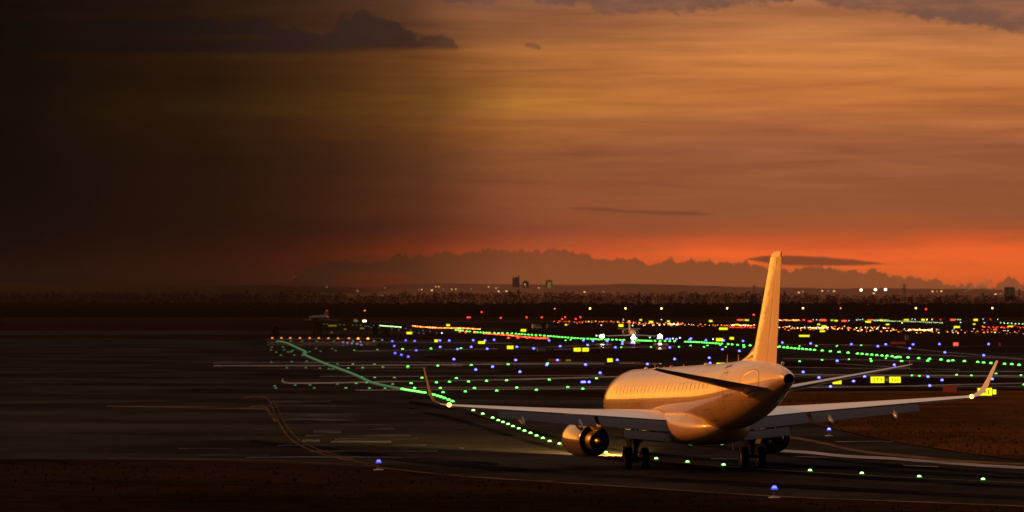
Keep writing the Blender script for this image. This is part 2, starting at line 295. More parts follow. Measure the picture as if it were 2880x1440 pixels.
# ---------------------------------------------------------------- mesh helpers
class MB:
    def __init__(s): s.v = []; s.f = []; s.mi = []; s.sm = []
    def add(s, v, f, mi=0, sm=False):
        o = len(s.v); s.v += [tuple(p) for p in v]; s.f += [tuple(i + o for i in q) for q in f]
        s.mi += [mi] * len(f); s.sm += [sm] * len(f)
    def box(s, c, d, mi=0, rz=0.):
        cx, cy, cz = c; a, b, e = d[0] / 2, d[1] / 2, d[2] / 2; k, q = math.cos(rz), math.sin(rz)
        v = [(cx + x * k - y * q, cy + x * q + y * k, cz + z) for z in (-e, e) for x, y in ((-a, -b), (a, -b), (a, b), (-a, b))]
        s.add(v, [(3, 2, 1, 0), (4, 5, 6, 7), (0, 1, 5, 4), (1, 2, 6, 5), (2, 3, 7, 6), (3, 0, 4, 7)], mi)
    def loft(s, rings, mi=0, sm=True, caps=(True, True), closed=True):
        n = len(rings[0]); v = [p for r in rings for p in r]; f = []
        for i in range(len(rings) - 1):
            for j in range(n if closed else n - 1):
                k = (j + 1) % n; f.append((i * n + j, i * n + k, (i + 1) * n + k, (i + 1) * n + j))
        s.add(v, f, mi, sm)
        if caps[0]: s.add(rings[0], [tuple(range(n))[::-1]], mi)
        if caps[1]: s.add(rings[-1], [tuple(range(n))], mi)
    def tube(s, p, q, r0, r1=None, n=10, mi=0, caps=(True, True)):
        p, q = Vector(p), Vector(q); r1 = r0 if r1 is None else r1
        z = (q - p).normalized(); x = z.orthogonal().normalized(); y = z.cross(x)
        ring = lambda c, r: [c + (x * math.cos(a) + y * math.sin(a)) * r for a in [2 * math.pi * i / n for i in range(n)]]
        s.loft([ring(p, r0), ring(q, r1)], mi, True, caps)
    def lathe(s, prof, o, axis, n=32, mi=0, caps=(False, False), sm=True):
        """prof: (along, radius); axis unit vector"""
        a = Vector(axis).normalized(); x = a.orthogonal().normalized(); y = a.cross(x); o = Vector(o)
        s.loft([[o + a * t + (x * math.cos(q) + y * math.sin(q)) * r for q in [2 * math.pi * i / n for i in range(n)]] for t, r in prof], mi, sm, caps)
    def ball(s, c, r, mi=0, nu=10, nv=6, half=False):
        c = Vector(c); rx, ry, rz = r if isinstance(r, tuple) else (r, r, r)
        t0 = 0 if half else -math.pi / 2
        s.loft([[c + Vector((rx * math.cos(t) * math.cos(u), ry * math.cos(t) * math.sin(u), rz * math.sin(t))) for u in [2 * math.pi * i / nu for i in range(nu)]]
                for t in [t0 + (math.pi / 2 - .02 - t0) * j / nv for j in range(nv + 1)]], mi, True)
    def mesh(s, name, mats):
        me = bpy.data.meshes.new(name); me.from_pydata(s.v, [], s.f)
        for m in mats if isinstance(mats, (list, tuple)) else [mats]: me.materials.append(m)
        me.polygons.foreach_set('material_index', s.mi); me.polygons.foreach_set('use_smooth', s.sm)
        me.update(); return me
    def build(s, name, mats, parent=None, loc=(0, 0, 0), rz=0.):
        return link(name, s.mesh(name, mats), parent, loc, rz)
def link(name, me, parent=None, loc=(0, 0, 0), rz=0.):
    o = bpy.data.objects.new(name, me); C.objects.link(o); o.location = loc; o.rotation_euler = (0, 0, rz)
    if parent: o.parent = parent
    return o
def tag(o, label, cat, group=None):
    o['label'] = label; o['category'] = cat
    if group: o['group'] = group
    return o
def kind(o, k='structure'): o['kind'] = k; return o
def empty(name, loc, rz, label, cat, group=None):
    o = bpy.data.objects.new(name, None); C.objects.link(o); o.location = loc; o.rotation_euler = (0, 0, rz)
    return tag(o, label, cat, group)
def copy_tree(o, parent=None):
    c = o.copy(); C.objects.link(c)
    if parent: c.parent = parent
    for ch in [x for x in C.objects if x.parent == o]: copy_tree(ch, c)
    return c
def fix_normals(me):
    bm = bmesh.new(); bm.from_mesh(me); bmesh.ops.recalc_face_normals(bm, faces=bm.faces); bm.to_mesh(me); bm.free()

# ---------------------------------------------------------------- ground, pavement, markings
b = MB(); xs = [-9000, -3000, -800, -200, 0, 200, 800, 3000, 9000]; ys = [-400, 0, 150, 300, 600, 1200, 2500, 5000, 9000, 14000]
b.add([(x, y, 0) for y in ys for x in xs], [(j * 9 + i, j * 9 + i + 1, j * 9 + i + 10, j * 9 + i + 9) for j in range(len(ys) - 1) for i in range(8)])
kind(b.build('ground', M['grass']))
def smooth(pts, k=6):
    out = []
    for i in range(len(pts) - 1):
        p0, p1, p2, p3 = (Vector(pts[max(0, min(len(pts) - 1, j))]) for j in (i - 1, i, i + 1, i + 2))
        for s in range(k):
            t = s / k
            out.append(.5 * ((2 * p1) + (p2 - p0) * t + (2 * p0 - 5 * p1 + 4 * p2 - p3) * t * t + (3 * p1 - p0 - 3 * p2 + p3) * t ** 3))
    out.append(Vector(pts[-1])); return out
def area(name, px, m, z):
    b = MB(); b.add([(*gp(x, y), z) for x, y in px], [tuple(range(len(px)))])
    o = b.build(name, m); fix_normals(o.data)
    if o.data.polygons[0].normal.z < 0: o.data.flip_normals()
    return kind(o)
def strip(name, px, wpx, m, z, k=6):
    """a painted strip laid on the ground along a line, wpx photo pixels deep"""
    q = smooth(px, k) if len(px) > 2 else [Vector(p) for p in px]; b = MB(); v = []
    for i, p in enumerate(q):
        ww = wpx if not isinstance(wpx, (list, tuple)) else wpx[0] + (wpx[1] - wpx[0]) * i / (len(q) - 1)
        a = q[min(i + 1, len(q) - 1)] - q[max(i - 1, 0)]; nn = Vector((-a.y, a.x)).normalized() * ww / 2
        v += [(*gp(p.x + nn.x, p.y + nn.y), z), (*gp(p.x - nn.x, p.y - nn.y), z)]
    b.add(v, [(2 * i, 2 * i + 1, 2 * i + 3, 2 * i + 2) for i in range(len(q) - 1)])
    o = b.build(name, m)
    if o.data.polygons[0].normal.z < 0: o.data.flip_normals()
    return kind(o)
low = [(-500, 1290), (300, 1293), (700, 1299), (1065, 1319), (1500, 1353), (2000, 1386), (2500, 1409), (3300, 1440)]
up = [(3300, 1330), (2880, 1297), (2719, 1277), (2514, 1244), (2346, 1209), (2200, 1178), (2050, 1148), (1800, 1124), (1500, 1112), (1200, 1108)]
area('taxiway_apron', [tuple(p) for p in smooth(low, 4)] + [tuple(p) for p in smooth(up, 4)] + [(-500, 1106)], M['asphalt'], .004)
area('taxiway', [(-500, 1106), (1200, 1108), (1500, 1104), (1800, 1096), (2200, 1094), (3300, 1094), (3300, 970), (2500, 973), (2100, 975), (1750, 966), (1500, 960), (1300, 956), (1100, 954), (-500, 950)], M['concrete'], .004)
area('grass_field', [(2190, 1172), (2346, 1206), (2514, 1241), (2719, 1274), (2880, 1294), (3300, 1326), (3300, 1100), (2880, 1099), (2500, 1100), (2200, 1102), (2100, 1120), (2100, 1148)], M['litgrass'], .008)
isl = lambda nm, pts, z=.012: area(nm, [tuple(p) for p in smooth(pts + [pts[0]], 4)[:-1]], M['grass'], z)
isl('grass_verge', [(1182, 1003), (1300, 992), (1450, 987), (1700, 983), (1950, 982), (2080, 987), (2112, 998), (2060, 1009), (1900, 1014), (1700, 1018), (1400, 1017), (1250, 1012)])
isl('grass_verge', [(1392, 1044), (1450, 1038), (1600, 1035), (1800, 1034), (2000, 1036), (2140, 1040), (2150, 1050), (2000, 1056), (1720, 1058), (1500, 1056)])
isl('grass_verge', [(2170, 1066), (2500, 1063), (2900, 1064), (3300, 1065), (3300, 1082), (2900, 1081), (2500, 1084), (2200, 1083)])
isl('grass_verge', [(2190, 1020), (2300, 1016), (2420, 1020), (2440, 1027), (2300, 1033), (2200, 1030)])
isl('grass_verge', [(2440, 985), (2700, 988), (3300, 1003), (3300, 980), (2700, 976), (2500, 976)])
area('runway', [(-500, 945), (700, 941), (1100, 940), (1270, 936), (1270, 930), (700, 930), (-500, 932)], M['asphalt'], .02)
area('runway', [(1000, 909), (1700, 906), (3300, 905), (3300, 901), (1000, 902)], M['asphalt'], .03)
area('runway', [(1140, 913), (1400, 923), (1500, 940), (1620, 952), (1620, 956), (1380, 942), (1140, 930)], M['asphalt'], .03)
for pts, wd, m in [  # painted lines, and strips where pale colour imitates wet sheen
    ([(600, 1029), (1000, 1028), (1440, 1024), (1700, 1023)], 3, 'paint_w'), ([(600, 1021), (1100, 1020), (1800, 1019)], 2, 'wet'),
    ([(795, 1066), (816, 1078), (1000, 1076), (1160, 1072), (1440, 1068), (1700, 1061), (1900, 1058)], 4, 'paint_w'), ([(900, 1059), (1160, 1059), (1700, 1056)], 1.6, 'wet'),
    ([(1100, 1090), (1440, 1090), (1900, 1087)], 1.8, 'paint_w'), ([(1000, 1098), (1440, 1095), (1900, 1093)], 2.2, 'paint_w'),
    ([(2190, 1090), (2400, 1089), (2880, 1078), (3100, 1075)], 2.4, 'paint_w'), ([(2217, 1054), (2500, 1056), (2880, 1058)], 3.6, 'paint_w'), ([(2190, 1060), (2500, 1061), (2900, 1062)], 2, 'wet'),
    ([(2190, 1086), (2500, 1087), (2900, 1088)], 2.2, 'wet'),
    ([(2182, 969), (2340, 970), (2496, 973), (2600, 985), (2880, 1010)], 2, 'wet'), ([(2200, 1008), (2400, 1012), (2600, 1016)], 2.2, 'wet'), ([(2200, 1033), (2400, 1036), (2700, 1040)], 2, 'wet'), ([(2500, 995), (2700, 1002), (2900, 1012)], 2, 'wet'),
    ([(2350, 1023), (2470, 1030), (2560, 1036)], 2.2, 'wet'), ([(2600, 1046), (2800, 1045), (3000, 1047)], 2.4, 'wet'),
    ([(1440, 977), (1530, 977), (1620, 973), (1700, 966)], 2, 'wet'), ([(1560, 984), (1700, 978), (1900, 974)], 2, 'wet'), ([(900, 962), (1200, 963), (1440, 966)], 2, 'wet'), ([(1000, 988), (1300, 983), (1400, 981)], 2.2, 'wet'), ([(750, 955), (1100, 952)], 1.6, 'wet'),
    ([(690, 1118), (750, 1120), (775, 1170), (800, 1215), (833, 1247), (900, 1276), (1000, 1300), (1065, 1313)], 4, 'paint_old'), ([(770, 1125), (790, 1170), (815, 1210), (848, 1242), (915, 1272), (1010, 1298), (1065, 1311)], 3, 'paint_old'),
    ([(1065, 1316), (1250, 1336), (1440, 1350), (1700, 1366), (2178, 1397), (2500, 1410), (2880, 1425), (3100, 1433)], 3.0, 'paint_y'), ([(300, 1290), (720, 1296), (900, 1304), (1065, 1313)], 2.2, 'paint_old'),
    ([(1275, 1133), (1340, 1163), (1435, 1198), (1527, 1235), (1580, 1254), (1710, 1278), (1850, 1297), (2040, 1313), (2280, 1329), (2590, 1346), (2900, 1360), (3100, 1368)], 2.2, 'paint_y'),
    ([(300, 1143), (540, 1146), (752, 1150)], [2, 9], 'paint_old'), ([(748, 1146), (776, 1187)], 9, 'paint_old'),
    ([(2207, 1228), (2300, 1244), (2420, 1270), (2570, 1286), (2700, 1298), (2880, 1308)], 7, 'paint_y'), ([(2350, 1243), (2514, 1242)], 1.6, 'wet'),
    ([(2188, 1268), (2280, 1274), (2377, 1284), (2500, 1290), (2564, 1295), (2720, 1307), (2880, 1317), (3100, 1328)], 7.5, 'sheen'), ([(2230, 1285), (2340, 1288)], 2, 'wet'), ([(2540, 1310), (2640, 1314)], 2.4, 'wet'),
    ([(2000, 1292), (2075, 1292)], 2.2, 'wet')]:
    strip('marking_and_sheen', pts, wd, M[m], .024 + .001 * random.random())
# damp strips left of the airliner, their wet sheen painted as pale colour
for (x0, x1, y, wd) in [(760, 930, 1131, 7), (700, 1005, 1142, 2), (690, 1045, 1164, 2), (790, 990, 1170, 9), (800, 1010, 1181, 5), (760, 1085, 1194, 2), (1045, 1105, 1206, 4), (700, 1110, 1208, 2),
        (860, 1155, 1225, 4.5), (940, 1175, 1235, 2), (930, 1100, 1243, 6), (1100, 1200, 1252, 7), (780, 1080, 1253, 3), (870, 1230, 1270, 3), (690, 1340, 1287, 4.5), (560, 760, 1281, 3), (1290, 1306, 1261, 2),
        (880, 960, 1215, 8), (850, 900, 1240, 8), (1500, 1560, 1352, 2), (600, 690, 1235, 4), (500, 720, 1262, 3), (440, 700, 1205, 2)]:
    strip('damp_sheen', [(x0, y + 1), (x0 * .7 + x1 * .3, y - .6), (x0 * .35 + x1 * .65, y + .5), (x1, y)], wd, M['faint'], .018, 8)

M['rubber'] = ground_mat('rubber_streaks', (.003, .003, .003), (.006, .0055, .005), .2, 1.5, .004, .4, .1, worn=(.05, .36, .70))
for pts, wd in [([(1150, 1150), (1300, 1185), (1500, 1245), (1700, 1287), (2000, 1316), (2400, 1343), (3000, 1378)], 9), ([(1150, 1130), (1330, 1165), (1560, 1232), (1760, 1270), (2060, 1297), (2450, 1323), (3000, 1352)], 9), ([(900, 1262), (1200, 1300), (1600, 1333), (2100, 1362), (3000, 1408)], 12), ([(700, 1240), (1100, 1283), (1400, 1306)], 8), ([(1700, 1225), (2000, 1255), (2400, 1300), (3000, 1345)], 8)]:
    strip('tyre_marks', pts, wd, M['rubber'], .0135 + .001 * random.random())
M['puddle'] = ground_mat('standing_water', (.006, .006, .006), (.010, .009, .009), .1, .5, .5, .10, .3, worn=(.08, .5, .62))
for pts, wd in [([(1675, 969), (1720, 969)], 5), ([(1838, 968), (1880, 969)], 6), ([(1845, 980), (1875, 980)], 5), ([(1750, 963), (1800, 964)], 5), ([(1750, 977), (1795, 976)], 3), ([(1680, 978), (1715, 977)], 3), ([(750, 966), (900, 967), (1060, 967)], 11), ([(1240, 1026), (1300, 1027)], 7), ([(1740, 1022), (1860, 1024)], 4), ([(1000, 1036), (1200, 1034)], 5)]:
    strip('puddle', pts, wd, M['puddle'], .021)
# rough grass standing up along the near verges
rg = random.Random(4); b = MB()
def tuft(x, y, h, n, wd):
    for _ in range(n):
        a = rg.random() * 6.28; q = rg.random() * .18; cx, cy = x + math.cos(a) * q, y + math.sin(a) * q; hh = h * rg.uniform(.5, 1.2); t = rg.random() * 3.14; u = rg.uniform(-.6, .6)
        dx, dy = math.cos(t) * wd, math.sin(t) * wd
        b.add([(cx - dx, cy - dy, 0), (cx + dx, cy + dy, 0), (cx + math.cos(a) * hh * u, cy + math.sin(a) * hh * u, hh)], [(0, 1, 2)])
def below(px, line):
    for (x0, y0), (x1, y1) in zip(line, line[1:]):
        if x0 <= px <= x1: return y0 + (y1 - y0) * (px - x0) / (x1 - x0)
    return 1300
for _ in range(700):
    px = rg.uniform(-100, 2980); py = below(px, low) + 6 + abs(rg.gauss(0, 50)) + 3
    if py > 1475: continue
    x, y = gp(px, py); tuft(x, y, rg.uniform(.06, .2), 4, .03)
o = kind(b.build('grass', M['blade']), 'stuff'); tag(o, 'dark rough grass along the near edge of the taxiway', 'grass'); b = MB()
for _ in range(700):
    px = rg.uniform(2010, 2950); py = below(px, up[::-1]) - 3 - abs(rg.gauss(0, 55))
    if py < 1100: continue
    x, y = gp(px, py); tuft(x, y, rg.uniform(.08, .3), 4, .05)
o = kind(b.build('grass', M['fblade']), 'stuff'); tag(o, 'grass coloured in a lit tone in the field right of the airliner', 'grass')

# ---------------------------------------------------------------- hills, wood, far buildings
HD = 12500.
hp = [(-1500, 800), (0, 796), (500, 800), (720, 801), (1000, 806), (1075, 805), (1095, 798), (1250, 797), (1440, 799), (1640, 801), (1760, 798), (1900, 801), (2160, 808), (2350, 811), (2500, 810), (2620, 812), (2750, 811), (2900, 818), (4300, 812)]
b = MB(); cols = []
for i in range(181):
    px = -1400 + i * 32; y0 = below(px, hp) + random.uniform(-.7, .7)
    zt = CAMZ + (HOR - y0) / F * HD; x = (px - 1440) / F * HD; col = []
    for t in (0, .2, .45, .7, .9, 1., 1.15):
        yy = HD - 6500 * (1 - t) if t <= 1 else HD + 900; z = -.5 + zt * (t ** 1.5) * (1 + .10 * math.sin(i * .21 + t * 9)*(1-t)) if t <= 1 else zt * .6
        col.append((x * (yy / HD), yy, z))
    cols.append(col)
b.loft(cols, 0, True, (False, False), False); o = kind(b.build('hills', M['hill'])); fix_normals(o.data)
# wood: several rows of broad crowns, leaf clumps all through them
b = MB(); WD = 4850.; rt = random.Random(9)
wp = [(-400, 822), (500, 821), (720, 823), (860, 822), (960, 824), (985, 834), (1010, 838), (1040, 830), (1085, 828), (1100, 824), (1300, 821), (1500, 822), (1700, 825), (1900, 823), (2050, 822), (2160, 826), (2280, 829), (2420, 833), (2560, 829), (2700, 830), (2900, 831), (3300, 832)]
for row in range(3):
    x = -1000.
    while x < 1000:
        wdt = rt.uniform(7, 15); d = WD + row * 26 + rt.uniform(-8, 8); px = 1440 + x / d * F
        top = CAMZ + (HOR - below(px, wp)) / F * d + rt.gauss(.4, 1.1) - (2 - row) * 2.2
        if rt.random() < .05: top += rt.uniform(2, 5); wdt *= .55
        h = top
        b.tube((x, d, 0), (x + rt.uniform(-1, 1), d, h * .5), .5, .3, 5)
        nl = 230 if row == 2 else 150
        for _ in range(nl):
            a = rt.random() * 6.283; u = rt.random() ** .5; zz = rt.random() ** .7
            rr = wdt * .62 * u * math.sqrt(max(.04, 1 - (max(0, zz - .45) / .58) ** 2)); c = Vector((x + rr * math.cos(a), d + rr * math.sin(a) * .7, h * (.04 + .94 * zz)))
            s = rt.uniform(.35, .9); v1 = Vector((rt.gauss(0, 1), rt.gauss(0, 1), rt.gauss(0, 1))).normalized() * s; v2 = v1.orthogonal().normalized() * s * rt.uniform(.6, 1)
            b.add([c - v1, c + v2, c + v1, c - v2], [(0, 1, 2, 3)])
        x += wdt * rt.uniform(.45, .75)
# undergrowth so that nothing shows between the trunks
for i in range(500):
    x = -1000 + i * 4; d = WD + 60
    b.add([(x - 3, d, 0), (x + 3, d + 2, 0), (x + 3, d + 2, 17 + rt.uniform(-2, 2)), (x - 3, d, 17 + rt.uniform(-2, 2))], [(0, 1, 2, 3)])
o = kind(b.build('wood', M['crown']), 'stuff'); tag(o, 'dark line of wood closing the far side of the airfield', 'wood')

def tower(name, x0, x1, ytop, ybase, d, roof, wins, label):
    p = at((x0 + x1) / 2, ybase, d); wd = (x1 - x0) / F * d; h = (ybase - ytop) / F * d
    root = empty(name, p, 0, label, 'building')
    a = MB(); a.box((0, 0, h / 2 - 6), (wd, wd * .8, h + 12)); a.build('wall', M['far_wall'], root)
    a = MB()
    for cx, cw, ch in roof: a.box((cx * wd, 0, h + ch * h / 2 + .02), (cw * wd, wd * .5, ch * h))
    a.build('roof', M['far_wall'], root)
    if wins:
        a = MB(); mt, nx, nz, z0, z1, xa, xb = wins
        for i in range(nx):
            for j in range(nz):
                if random.random() < .85: a.box(((xa + (xb - xa) * (i + .5) / nx) * wd, -wd * .4 - .15, (z0 + (z1 - z0) * (j + .5) / nz) * h), ((xb - xa) * wd / nx * .72, .3, (z1 - z0) * h / nz * .62))
        a.build('window', M[mt], root)
    return root
tower('office_tower', 1441, 1461, 784, 812, 11800, [(-.1, .7, .14), (.35, .22, .30)], None, 'tall hazy tower block with a stepped top on the far hill')
tower('office_tower', 1470, 1487, 792, 812, 11800, [(0, .6, .12)], ('win2', 2, 1, .25, .45, -.35, .1), 'lower hazy tower block with one lit window beside the stepped tower')
tower('office_tower', 1535, 1553, 791, 815, 11800, [(-.38, .2, .10), (0, .35, .16), (.38, .2, .10)], ('win', 3, 7, -.05, .88, -.25, .35), 'tower block on the far hill with yellow lit windows')
tower('power_station', 2823, 2853, 809, 830, 9000, [(0, .8, .10)], ('win2', 1, 1, .55, .65, .0, .1), 'square hazy power station block on the skyline beside a thin chimney')
p = at(2867, 830, 9000); a = MB(); a.tube((0, 0, -3), (0, 0, 14), 1.9, 1.5, 12)
for k in (3.5, 8.5, 12.5): a.tube((0, 0, k), (0, 0, k + 1.2), 2.3, 2.3, 12)
tag(a.build('chimney', M['steel'], None, p), 'thin banded chimney standing right of the power station', 'chimney')
def mast(px, ytop, ybase, d, wd, arms, name, label, cat):
    p = at(px, ybase, d); h = (ybase - ytop) / F * d; root = empty(name, p, 0, label, cat); a = MB()
    for sx in (-1, 1):
        for sy in (-1, 1): a.tube((sx * wd, sy * wd, -4), (sx * wd * .15, sy * wd * .15, h), .45, .3, 5)
    nb = 7
    for i in range(nb):
        t0, t1 = i / nb, (i + 1) / nb; k = lambda t: wd * (1 - .85 * t)
        for sy in (-1, 1): a.tube((-k(t0), sy * k(t0), h * t0), (k(t1), sy * k(t1), h * t1), .22, .22, 4); a.tube((k(t0), sy * k(t0), h * t0), (-k(t1), sy * k(t1), h * t1), .22, .22, 4)
    a.build('lattice_tower', M['steel'], root)
    for t, l in arms:
        a = MB(); a.tube((-l, 0, h * t), (l, 0, h * t), .35, .35, 5); a.tube((-l, 0, h * t), (0, 0, h * (t + .07)), .22, .22, 4); a.tube((l, 0, h * t), (0, 0, h * (t + .07)), .22, .22, 4); a.build('cross_arm', M['steel'], root)
    return root
mast(2543, 797, 832, 6800, 2.6, [(.62, 4.5), (.82, 5.5)], 'power_pylon', 'lattice power pylon on the skyline right of the three floodlights', 'pylon')
mast(2121, 799, 828, 8200, 2.4, [(.75, 4.5)], 'power_pylon', 'faint lattice power pylon on the skyline left of the tail fin', 'pylon')
rt_ = mast(830, 764, 803, 9000, 3.0, [], 'radio_tower', 'hazy radio tower standing on the dark skyline', 'tower')
a = MB(); a.tube((0, 0, 14), (0, 0, 18), 4, 4.6, 14); a.tube((0, 0, 18), (0, 0, 20), 4.6, 3, 14); a.build('antenna_platform', M['steel'], rt_)
# smoke plume
m, n = mat('smoke'); pv = n.n('ShaderNodeVolumePrincipled'); pv.inputs['Color'].default_value = (.8, .72, .62, 1); pv.inputs['Density'].default_value = .03; finish(n, None, pv.outputs[0]); M['smoke'] = m
b = MB(); rings = []
for i in range(12):
    t = i / 11; c = at(2708 + 80 * t, 824 - 34 * t ** .8, 9000); r = (1.2 + 11 * t ** .8) * (1 + .18 * math.sin(i * 2.3)) * min(1, (1.03 - t) * 4) ** .5
    rings.append([c + Vector((-.35 * r * math.cos(u), r * math.sin(u), .95 * r * math.cos(u))) * (1 + .15 * math.sin(3 * u + i)) for u in [2 * math.pi * k / 14 for k in range(14)]])
b.loft(rings); o = tag(b.build('smoke_plume', M['smoke']), 'pale slanting plume of smoke drifting over the skyline', 'smoke'); fix_normals(o.data)

# ---------------------------------------------------------------- airfield lights
LM = {}
def lens_mesh(key, tall):
    if (key, tall) not in LM:
        b = MB()
        if tall:   # elevated fitting: stem and collar under a dome
            b.tube((0, 0, 0), (0, 0, .6), .16, .16, 8, 2); b.tube((0, 0, .6), (0, 0, 1.1), .7, 1.12, 10, 1); b.ball((0, 0, 1.1), (1, 1, 1.25), 0, 10, 5, True)
        else:      # fitting set into the pavement
            b.tube((0, 0, 0), (0, 0, .30), 1.5, 1.1, 12, 1); b.ball((0, 0, .50), (.86, .86, .50), 0, 14, 8)
        LM[(key, tall)] = b.mesh('lens', [M[key], M['gr'] if key in ('g3', 'g2') else M['br'] if key in ('b2', 'b1') else M['darkm'], M['darkm']])  # green and blue rings glow to imitate the lamp's halo
    return LM[(key, tall)]
def rad(d): return .13 * (d / 200) ** .62
def light(px, py, key, name, label, cat, group, k=1., tall=False, z=0.):
    x, y = gp(px, py); r = rad(y) * k
    o = link(name, lens_mesh(key, tall), None, (x, y, .02 + z)); o.scale = (r, r, r)
    return tag(o, label, cat, group)
Z1 = lambda p: (1160 + p[0] * .51236, 680 + p[1] * .51236)
Z3 = lambda p: (2100 + p[0] * .5125, 680 + p[1] * .5125)
Z4 = lambda p: (720 + p[0] / 3.578, 660 + p[1] / 3.578)
Z5 = lambda p: (1440 + p[0] / 3.578, 660 + p[1] / 3.578)
Z6 = lambda p: (2160 + p[0] / 3.578, 660 + p[1] / 3.578)
Z7 = lambda p: (720 + p[0] / 2.928, 1000 + p[1] / 2.928)
ZR = lambda p: (2160 + p[0] * .3106, 1040 + p[1] * .3106)
def gkey(px, py):
    if px < 960: return 'g0'
    if px < 1120: return 'g1'
    return 'g3' if py > 1105 else 'g2'
GL, GC = 'small green taxiway light set into the pavement', 'taxiway light'
# the long curve that the airliner follows
near = [Z1(p) for p in [(334, 931), (386, 950), (440, 972), (471, 986), (497, 996), (525, 1007), (552, 1019), (584, 1031), (615, 1044), (648, 1056), (681, 1071), (716, 1084), (753, 1101), (807, 1115), (1061, 1163), (1338, 1197), (1510, 1215), (1708, 1231)]] + [Z3((348, 1262)), Z3((632, 1277))] + [ZR(p) for p in [(1370, 978), (1947, 1003)]]
for p in near: light(*p, 'g3', 'taxiway_light', 'large bright green centreline light on the curving line the airliner follows', GC, 'bright green lights on the near curve', .82)
far_c = [Z7(p) for p in [(1617, 387), (1586, 374), (1553, 361), (1525, 351), (1497, 343), (1467, 334), (1440, 327), (1388, 315), (1362, 312), (1337, 307), (1313, 303), (1291, 300), (1268, 297), (1247, 293), (1223, 289), (1205, 285)]]
curve = [Z7(p) for p in [(1205, 285), (1120, 270), (985, 240), (920, 217), (800, 160), (680, 115), (560, 70), (400, 0)]] + [Z4(p) for p in [(500, 1190), (400, 1140), (300, 1095), (200, 1080)]]
acc = 0.; q = smooth(curve, 40)
for a, c in zip(q, q[1:]):
    acc += (c - a).length
    if acc > 5.2: acc = 0; far_c.append((c.x, c.y))
for p in far_c: light(*p, 'g0' if p[0] < 1130 else 'g2', 'taxiway_light', 'green centreline light in the closely set line that curves away to the left', GC, 'close set green lights of the far curve', 1.12 if p[0] < 1130 else 1)
# green rows on the left taxiways
rows = [Z7(p) for p in [(163, 275), (480, 275), (740, 275), (935, 277), (1062, 278), (1306, 275), (1518, 275), (1800, 276), (1540, 310), (1724, 304), (1982, 297), (670, 242), (825, 237), (912, 230), (1125, 243), (1277, 235), (1486, 229), (1750, 222), (1898, 217), (2063, 212), (1593, 224), (977, 188), (1140, 189), (1367, 190), (1650, 193), (870, 183), (445, 249), (323, 251), (155, 258), (255, 108), (410, 108), (527, 111), (602, 116), (633, 117), (760, 110), (878, 107), (1045, 101), (1250, 96), (1496, 90), (1773, 85), (2077, 79), (670, 76), (798, 78), (975, 78), (417, 52), (295, 57), (128, 62), (205, 3), (315, 3), (383, 5)]]
rows += [Z1(p) for p in [(517, 766), (751, 762), (1010, 755), (573, 806), (680, 818), (935, 812), (742, 673), (853, 803), (407, 768), (340, 808)]]
rows += [Z4(p) for p in [(150, 1167), (285, 1167), (203, 1190), (160, 1140), (272, 1137), (325, 1187), (368, 1170), (355, 1185), (540, 1184), (603, 1153), (650, 1180), (765, 1154), (802, 1174), (990, 1170), (1220, 1164), (1475, 1158), (1760, 1154), (2063, 1150), (250, 1219), (268, 1078), (350, 1077), (465, 1077), (612, 1078), (785, 1077), (977, 1077), (1188, 1077)]]
for p in rows: light(*p, gkey(*p) if p[0] < 1120 else 'g2', 'taxiway_light', 'small green light in the sparse rows across the left taxiways', GC, 'sparse green lights of the left taxiways', .78)
# green line crossing the middle of the field
midl = [Z4(p) for p in [(2010, 965), (2035, 967), (2058, 969), (2080, 972), (2120, 978), (2150, 981), (2200, 985), (2230, 988), (2260, 990), (2290, 991), (2320, 992), (2350, 993), (2400, 995), (2440, 996), (2480, 997), (2530, 998), (2576, 1000)]]
midl += [Z5(p) for p in [(40, 1003), (70, 1006), (100, 1008), (130, 1011), (165, 1013), (200, 1015), (240, 1018), (283, 1020), (325, 1023), (365, 1027), (390, 1029), (420, 1031), (450, 1033), (475, 1036), (505, 1038), (537, 1040), (565, 1043), (600, 1046), (630, 1048), (662, 1050), (693, 1052), (725, 1054), (762, 1054), (793, 1056), (820, 1057), (845, 1059), (870, 1061), (900, 1060), (940, 1062), (968, 1062), (1010, 1064), (1050, 1063), (1090, 1066), (1125, 1066), (1210, 1069), (1250, 1070), (1275, 1071), (1300, 1073), (1325, 1073), (1350, 1074), (1375, 1075), (1400, 1075), (1440, 1076), (1490, 1076), (1540, 1077), (1588, 1079), (1637, 1080), (1745, 1084), (1770, 1085), (1800, 1086), (1828, 1087), (1855, 1088), (1880, 1089), (1908, 1091), (1935, 1093), (1960, 1095), (1990, 1097), (2020, 1099), (2050, 1101), (2080, 1103), (2110, 1104), (2175, 1109), (2215, 1113), (2270, 1116), (2332, 1119), (2335, 1138), (2395, 1122)]]
midl += [Z6(p) for p in [(90, 1140), (115, 1135), (160, 1143), (197, 1146), (235, 1149), (272, 1153), (310, 1156), (348, 1158), (387, 1162), (425, 1165), (467, 1168), (545, 1175), (628, 1182), (715, 1190), (806, 1197), (900, 1206), (947, 1209), (996, 1213), (1045, 1217), (1095, 1221), (1147, 1226), (1197, 1229), (1250, 1234), (1285, 1245), (1305, 1240), (1328, 1242), (1410, 1246), (1516, 1253), (1625, 1260), (1607, 1279), (1741, 1267), (1815, 1280), (1860, 1275), (1977, 1282)]]
midl += [Z3(p) for p in [(1268, 665), (1300, 668), (1340, 671), (1415, 675), (1455, 677), (1495, 681), (850, 660)]]
for p in midl: light(*p, 'g2', 'taxiway_light', 'green light in the line crossing the middle of the airfield', GC, 'green lights of the line across the field', .86 if p[0] < 2100 else .98)
